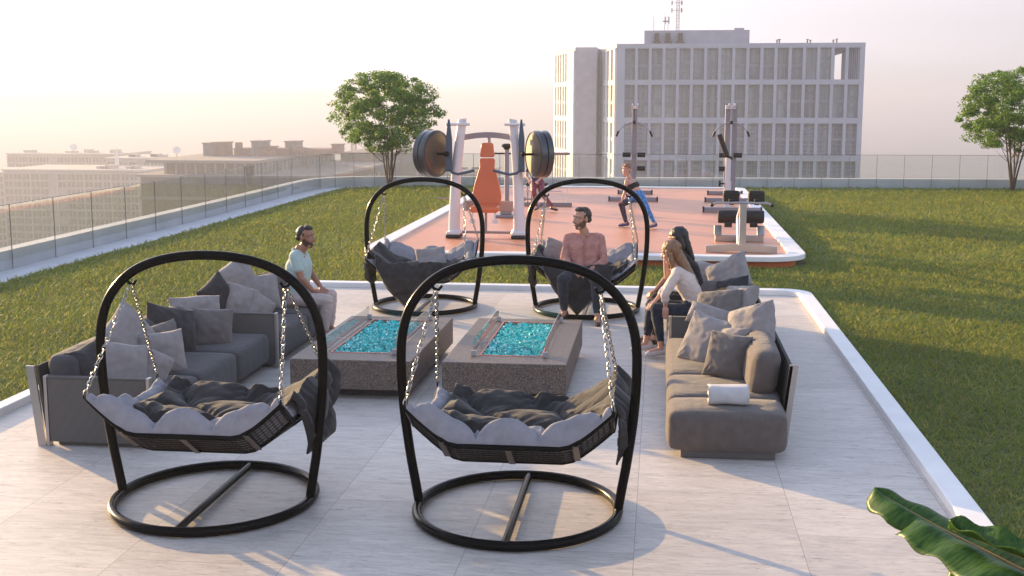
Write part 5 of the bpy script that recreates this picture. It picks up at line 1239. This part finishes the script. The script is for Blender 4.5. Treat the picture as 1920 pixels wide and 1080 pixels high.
        for a, b, r0, r1 in zip(path, path[1:], rr, rr[1:]): g.cap(a, b, r0, r1, 18, fb, .62)
        for k in range(7):                           # loose locks
            q = (k-3)/3; g.cap(path[1]+F.col[0]*q*.07*hs, path[-1]+F.col[0]*q*.035*hs+Vector((0, 0, -.02+.03*((k*7) % 3-1))), .020*hs, .007*hs, 8)
    remesh(g, 'hair', hair, body, voxel*.9, 4, .005, 38, 5, zf=.22)
    face_parts(hd, F, hs, body, brow, smile)
    return body, F, A
V3 = Vector
# man on the far left sofa, seen from the side
J = dict(head=(-4.135, 14.0, 1.215), neck=(-4.215, 14.0, 1.075), face=(.97, -.22, -.05), shL=(-4.235, 14.185, 1.0), shR=(-4.225, 13.83, 1.0), bend=-.045,
    hipL=(-4.33, 14.10, .495), hipR=(-4.33, 13.90, .495), elL=(-4.15, 14.23, .76), elR=(-4.14, 13.79, .755), wrL=(-3.99, 14.08, .61), wrR=(-4.03, 13.87, .60),
    hdL=(.55, -.75, -.3), hdR=(.75, .6, -.25), hnL=(0, 0, 1), hnR=(0, 0, 1), thL=-1, thR=1, curl=.55,
    knL=(-3.90, 14.19, .50), knR=(-3.855, 13.86, .49), anL=(-3.93, 14.24, .105), anR=(-3.915, 13.93, .105), ftL=(1, -.1, 0), ftR=(1, -.35, 0))
b_, F_, A_ = person('man in a mint polo shirt and beige trousers sitting on the far left sofa', J, 1.05, M['skin_brown'], M['polo'], M['beige'], M['shoe_white'], M['hair_black'], 'short', M['hair_black'], sleeve='short', hs=1.08)
def beard(b, hd, F, hs, m):
    """close-cropped beard: a thin shell over the lower face, open round the mouth"""
    g = MB(); T = lambda x, y, z: V3(hd)+F @ V3((x, y, z))*hs; n = 28
    g.ell((0, .022, -.032), (.0655, .0755, .081), n); g.ell((0, .054, -.085), (.042, .030, .030), 16)
    keep = lambda p: p[2] < -.030-.012*max(0, p[1])/.08 + (.022 if abs(p[0]) > .050 else 0) and p[1] > -.02 and not (abs(p[0]) < .024 and -.066 < p[2] < -.046 and p[1] > .05)
    fs = [f for f in g.f if all(keep(g.v[i]) for i in f)]; g.f = fs; g.m = [0]*len(fs); g.v = [tuple(T(*p)) for p in g.v]
    g.tube([T(-.028, .084, -.046), T(0, .099, -.040), T(.028, .084, -.046)], [.003*hs, .005*hs, .003*hs], 8); wpart2(g, 'beard', m, b)
beard(b_, J['head'], F_, 1.08, M['stubble'])
# man on the swing chair, facing the camera, head turned
J = dict(head=(-1.0, 15.93, 1.285), neck=(-.965, 15.96, 1.12), face=(-.78, -.62, -.03), shL=(-.765, 15.97, 1.03), shR=(-1.175, 15.97, 1.03),
    hipL=(-.865, 15.93, .59), hipR=(-1.055, 15.93, .59), elL=(-.70, 15.88, .745), elR=(-1.225, 15.88, .765), wrL=(-.875, 15.68, .635), wrR=(-1.085, 15.68, .64),
    hdL=(-.85, -.45, -.35), hdR=(.75, -.5, -.45), hnL=(0, -.5, 1), hnR=(0, -.5, 1), thL=1, thR=-1, curl=.6, bend=.0,
    knL=(-.785, 15.47, .545), knR=(-1.215, 15.50, .545), anL=(-.75, 15.32, .11), anR=(-1.195, 15.56, .115), ftL=(.1, -1, 0), ftR=(-.35, -1, 0))
b_, F_, A_ = person('man in a salmon shirt and dark jeans sitting on the right rear swing chair', J, 1.06, M['skin_tan'], M['salmon'], M['jeans'], M['shoe_dark'], M['hair_brown'], 'short', M['hair_brown'], hs=1.2)
beard(b_, J['head'], F_, 1.2, M['stubble_tan'])
# blonde woman on the far right sofa, leaning forward
J = dict(head=(.135, 13.42, 1.165), neck=(.20, 13.44, 1.03), face=(-.93, .22, -.28), hup=(-.28, 0, .96), shL=(.205, 13.27, .955), shR=(.235, 13.60, .955), bend=.05,
    hipL=(.40, 13.34, .515), hipR=(.40, 13.53, .515), elL=(.075, 13.20, .735), elR=(.09, 13.66, .73), wrL=(.085, 13.26, .60), wrR=(-.02, 13.50, .62),
    hdL=(.0, -.02, -1), hdR=(-.6, -.5, -.45), hnL=(-.5, -1, 0), hnR=(0, 0, 1), thL=1, thR=1, curl=.3,
    knL=(-.015, 13.33, .555), knR=(-.065, 13.54, .565), anL=(.05, 13.35, .125), anR=(-.12, 13.50, .15), ftL=(-1, -.25, 0), ftR=(-1, -.35, 0),
    hair=[(.24, 13.44, 1.09), (.32, 13.45, .96), (.40, 13.45, .84), (.435, 13.45, .78)])
person('blonde woman in a cream jumper and navy jeans leaning forward on the right sofa', J, 1.0, M['skin_fair'], M['cream'], M['navy'], M['shoe_white'], M['hair_blonde'], 'long', M['hair_blonde'], female=True, sleeve='three', hs=1.05, ankle=.80)
# dark-haired woman beyond her
J = dict(head=(.215, 13.97, 1.25), neck=(.275, 13.98, 1.11), face=(-.85, -.45, -.15), hup=(-.15, 0, .98), shL=(.29, 13.80, 1.03), shR=(.29, 14.14, 1.02), bend=.03,
    hipL=(.44, 13.86, .53), hipR=(.44, 14.06, .53), elL=(.10, 13.80, .84), elR=(.11, 14.16, .80), wrL=(.075, 13.82, 1.06), wrR=(-.02, 14.05, .66),
    hdL=(.1, .35, .9), hdR=(-.7, -.3, -.4), hnL=(-.8, -.4, 0), hnR=(0, 0, 1), thL=-1, thR=1, curl=.5,
    knL=(-.02, 13.88, .58), knR=(-.03, 14.10, .58), anL=(-.02, 13.92, .13), anR=(-.04, 14.14, .12), ftL=(-1, -.1, 0), ftR=(-1, .1, 0),
    hair=[(.30, 14.0, 1.16), (.345, 14.0, 1.05), (.375, 14.0, .94), (.40, 14.0, .86)])
person('dark-haired woman in black sitting behind the blonde woman on the right sofa', J, 1.02, M['skin_tan'], M['black_cloth'], M['black_cloth'], M['shoe_dark'], M['hair_black'], 'long', M['hair_black'], female=True, sleeve='none', hs=1.08, ankle=.9)
# woman in a side lunge on the platform
J = dict(head=(-.705, 26.1, 1.375), neck=(-.655, 26.13, 1.24), face=(-.55, -.82, -.05), shL=(-.535, 26.2, 1.13), shR=(-.70, 25.97, 1.14), bend=.0,
    hipL=(-.39, 26.12, .80), hipR=(-.50, 25.98, .79), elL=(-.62, 26.05, .92), elR=(-.73, 25.90, .91), wrL=(-.745, 25.98, .735), wrR=(-.79, 25.90, .73),
    hdL=(-.8, -.2, -.55), hdR=(-.8, 0, -.6), hnL=(-.3, 0, 1), hnR=(-.3, 0, 1), thL=-1, thR=1, curl=.6,
    knL=(-.245, 25.98, .53), knR=(-.80, 25.98, .655), anL=(-.10, 25.80, .275), anR=(-.70, 26.05, .265), ftL=(-.75, -.65, 0), ftR=(-1, -.25, 0))
b_, F_, A_ = person('young woman in a black sports top and blue leggings lunging on the platform', J, .92, M['skin_fair'], None, M['tights_blue'], M['shoe_blue'], M['hair_red'], 'tied', M['hair_red'], voxel=.0085, female=True, hs=1.05, ankle=.92)
g = MB(); sL, sR = A_['shL'], A_['shR']; hm = (A_['hipL']+A_['hipR'])/2; sm0 = (sL+sR)/2; c = sm0.lerp(hm, .30); ax = (sR-sL).normalized()
g.cap(c-ax*.055, c+ax*.055, .112, .112, 20, (hm-sm0), 1.0); remesh(g, 'sports_top', M['black_cloth'], b_, .009, 3, clip=[(c+(hm-sm0)*.16, (hm-sm0)), (c-(hm-sm0)*.13, (sm0-hm))])
g = MB()
for s in (-1, 1): g.tube([c-(hm-sm0)*.1+ax*s*.05+V3((.05, -.05, .02)), sm0+ax*s*.075+V3((0, 0, .055)), c-(hm-sm0)*.1+ax*s*.05+V3((.03, .09, 0))], .010, 6)
wpart2(g, 'shoulder_straps', M['black_cloth'], b_)
k = A_['knR']; a = A_['anR']; g = MB(); limb(g, [A_['hipR'].lerp(k, .55), k, k.lerp(a, .3), k.lerp(a, .9)], [.080, .068, .062, .046]); remesh(g, 'dark_legging', M['tights_dark'], b_, .009, 3)
# person training behind the weight discs
J = dict(head=(-3.0, 29.75, 1.50), neck=(-3.02, 29.78, 1.34), face=(-.75, -.6, -.1), shL=(-2.86, 29.8, 1.24), shR=(-3.16, 29.75, 1.24), bend=.0,
    hipL=(-2.88, 29.85, .82), hipR=(-3.06, 29.85, .82), elL=(-2.80, 29.65, 1.02), elR=(-3.22, 29.6, 1.02), wrL=(-2.92, 29.45, .90), wrR=(-3.10, 29.42, .90),
    hdL=(0, -1, -.2), hdR=(0, -1, -.2), hnL=(0, 0, 1), hnR=(0, 0, 1), thL=1, thR=-1, curl=.6,
    knL=(-2.84, 29.5, .62), knR=(-3.02, 29.45, .66), anL=(-2.56, 29.5, .285), anR=(-2.95, 29.5, .29), ftL=(.8, -.6, 0), ftR=(-.2, -1, 0))
person('person in a navy top and red leggings training behind the right-hand weight discs', J, .95, M['skin_fair'], M['jersey_navy'], M['bag_red'], M['shoe_dark'], M['hair_brown'], 'short', M['hair_brown'], voxel=.01, female=True, sleeve='short', hs=1.0, ankle=.95)

# ================================================================== BANANA PLANT (mostly outside the lower right corner)
bp_ = thing('banana_plant', 'broad split green banana leaves reaching in at the lower right corner', 'plant', (1.95, 4.05, 0))
def banana_leaf(pts, wl, wr_, seed, droop=.25, splits=()):
    """pts midrib from base to tip; wl / wr_ half widths along it"""
    P_ = [V3(p) for p in pts]; n = 70; nw = 9; V = []; UV = []
    def cr(u):
        f = u*(len(P_)-1); i = min(int(f), len(P_)-2); t = f-i; p = [P_[max(0, min(len(P_)-1, i+k))] for k in (-1, 0, 1, 2)]
        return .5*((2*p[1]) + (p[2]-p[0])*t + (2*p[0]-5*p[1]+4*p[2]-p[3])*t*t + (3*p[1]-p[0]-3*p[2]+p[3])*t**3)
    rs = random.Random(seed); g = MB(); uvs = []
    for side_, W in ((-1, wl), (1, wr_)):
        for i in range(n):
            for e in (0, 1):
                u = (i+e)/n; c = cr(min(1, u)); t = (cr(min(1, u+.01))-cr(max(0, u-.01))).normalized(); q = t.cross(V3((0, 0, 1))).normalized()*side_; up = q.cross(t)*side_
                if up.z < 0: up = -up
                prof = math.sin(PI*min(1, max(0, u))**.8)**.55 if 0 < u < 1 else 0
                w_ = W*prof*(1+.05*math.sin(u*31+seed))
                for a, b in splits:                      # a split tears the blade between two veins
                    if side_ == (1 if b > 0 else -1): 
                        dd = u-a
                        if 0 <= dd < abs(b): w_ *= .50+.50*(dd/abs(b))
                fwd = .30*w_
                for k in range(nw):
                    x = k/(nw-1); z = .10*W*math.sin(PI*min(1, x*1.1))-droop*W*x*x + .012*math.sin(u*60+side_)*x
                    V.append(c+q*w_*x+t*fwd*x*x+up*z)
                    uvs.append((u*3+x*.05, x))
        for i in range(n):
            base_ = (0 if side_ == -1 else n*2*nw)+i*2*nw
            for k in range(nw-1): g.f.append((base_+k, base_+k+1, base_+nw+k+1, base_+nw+k)); g.m.append(0)
    g.v = [tuple(v) for v in V]; me = g.mesh('leaf'); uvl = me.uv_layers.new(name='UVMap')
    for l in me.loops: uvl.data[l.index].uv = uvs[l.vertex_index]
    b = bmesh.new(); b.from_mesh(me); bmesh.ops.remove_doubles(b, verts=b.verts, dist=.0005); b.to_mesh(me); b.free()
    me.materials.append(M['banana']); shade(me, 60); o = link('leaf', me, bp_); o.location = -bp_.location
    md = o.modifiers.new('s', 'SOLIDIFY'); md.thickness = .0015
    g = MB(); g.tube([cr(i/40)+V3((0, 0, .002)) for i in range(40)], [.011*(1-i/44) for i in range(40)], 8); r_ = g.build('midrib', M['midrib'], o, 60)
    return o
banana_leaf([(1.98, 4.0, .55), (1.78, 4.06, .92), (1.53, 4.25, 1.06), (1.30, 4.52, 1.115), (1.09, 4.80, 1.155), (.90, 5.02, 1.215)], .20, .26, 3, .22, splits=((.50, -.05), (.66, .05), (.82, -.04), (.34, .06), (.42, -.06)))
banana_leaf([(2.0, 4.05, .5), (1.80, 3.98, .80), (1.55, 4.08, .93), (1.36, 4.40, .99), (1.12, 4.62, 1.035)], .15, .14, 8, .3, splits=((.5, .05), (.7, -.05)))
banana_leaf([(1.98, 4.05, .6), (1.82, 4.1, .92), (1.60, 4.2, 1.08), (1.36, 4.42, 1.155), (1.12, 4.68, 1.178)], .07, .10, 12, -.5, splits=((.55, .06), (.72, -.05)))
g = MB(); g.tube([(1.97, 4.05, -.05), (1.99, 4.04, .3), (1.99, 4.02, .62)], [.06, .05, .02], 10); o = g.build('stem', M['midrib'], bp_, 60); o.location = -bp_.location

# ================================================================== GRASS
def grass():
    rs = np.random.default_rng(21)
    yaw = math.atan(280/math.hypot(2300, 350)); fw = np.array([-math.sin(yaw), math.cos(yaw)]); rt = np.array([math.cos(yaw), math.sin(yaw)])
    bands_ = [(5.5, 9, 2700), (9, 12, 2300), (12, 16, 1800), (16, 22, 1150), (22, 30, 620), (30, 41.5, 380)]
    P_ = []
    for y0, y1, dens in bands_:
        x0, x1 = -10.15, 3.6+.46*y1+2.0; n = int((x1-x0)*(y1-y0)*dens); p = np.column_stack([rs.uniform(x0, x1, n), rs.uniform(y0, y1, n)])
        dep = p@fw; lat = p@rt; px = lat/dep
        ok = (px > -.58) & (px < .58)
        def inside(p, xa, xb, ya, yb, r):
            dx = np.maximum(np.maximum(xa+r-p[:, 0], p[:, 0]-(xb-r)), 0); dy = np.maximum(np.maximum(ya+r-p[:, 1], p[:, 1]-(yb-r)), 0)
            return (p[:, 0] > xa) & (p[:, 0] < xb) & (p[:, 1] > ya) & (p[:, 1] < yb) & (np.hypot(dx, dy) <= r)
        ok &= ~inside(p, -5.99, 2.21, -20, 18.23, .42); ok &= ~inside(p, -5.28, 2.56, 20.87, 38.1, .7)
        ok &= p[:, 1] < 40.15+.045*(p[:, 0]+8)
        ok &= ~((p[:, 0] < -9.0) & (p[:, 1] > 38.2) & (np.hypot(p[:, 0]+9.05, p[:, 1]-38.0) > 1.35)); P_.append(p[ok])
    p = np.concatenate(P_); n = len(p); dep = p@fw; s = np.clip(dep/9, .8, 4.2)
    az = rs.uniform(0, 2*PI, n) + .9*np.sin(p[:, 0]*1.3+np.cos(p[:, 1]*.9)*2); L = rs.uniform(.045, .105, n)*s**.3; wd = rs.uniform(.0024, .0046, n)*s**.92
    lean = rs.uniform(.6, 1.5, n); d = np.column_stack([np.cos(az), np.sin(az)]); q = np.column_stack([-d[:, 1], d[:, 0]])
    z0 = rs.uniform(-.008, .014, n)
    V = np.zeros((n, 6, 3))
    for k, (u, w_) in enumerate(((0, 1.), (.5, .85), (1., .12))):
        r = L*u*np.sin(lean*(.45+.55*u)); z = z0+L*u*np.cos(lean*(.45+.55*u))*.85
        c = p + d*r[:, None]
        V[:, 2*k, :2] = c-q*(wd*w_)[:, None]; V[:, 2*k+1, :2] = c+q*(wd*w_)[:, None]; V[:, 2*k, 2] = z; V[:, 2*k+1, 2] = z
    me = bpy.data.meshes.new('grass'); me.vertices.add(n*6); me.vertices.foreach_set('co', V.ravel())
    idx = (np.arange(n)[:, None]*6+np.array([0, 1, 3, 2, 2, 3, 5, 4])[None]).ravel(); me.loops.add(n*8); me.loops.foreach_set('vertex_index', idx)
    me.polygons.add(n*2); me.polygons.foreach_set('loop_start', np.arange(n*2)*4); me.update(); me.materials.append(M['grass'])
    o = link('grass', me); o['kind'] = 'stuff'; o['label'] = 'tousled green and straw-coloured lawn grass'; return n
print('blades', grass())

# ================================================================== HAZE
hz = MB(); hz.box(-9900, 9900, -290, 11900, -82.5, 32); ho = hz.build('haze', []); ho['kind'] = 'stuff'
hm = bpy.data.materials.new('haze_air'); hm.use_nodes = True; nt = hm.node_tree; nt.nodes.remove(nt.nodes['Principled BSDF'])
pv = nt.nodes.new('ShaderNodeVolumePrincipled'); pv.inputs['Color'].default_value = (.47, .51, .62, 1); pv.inputs['Density'].default_value = .0009; pv.inputs['Anisotropy'].default_value = .3
nt.links.new(pv.outputs[0], nt.nodes['Material Output'].inputs['Volume']); ho.data.materials.append(hm)
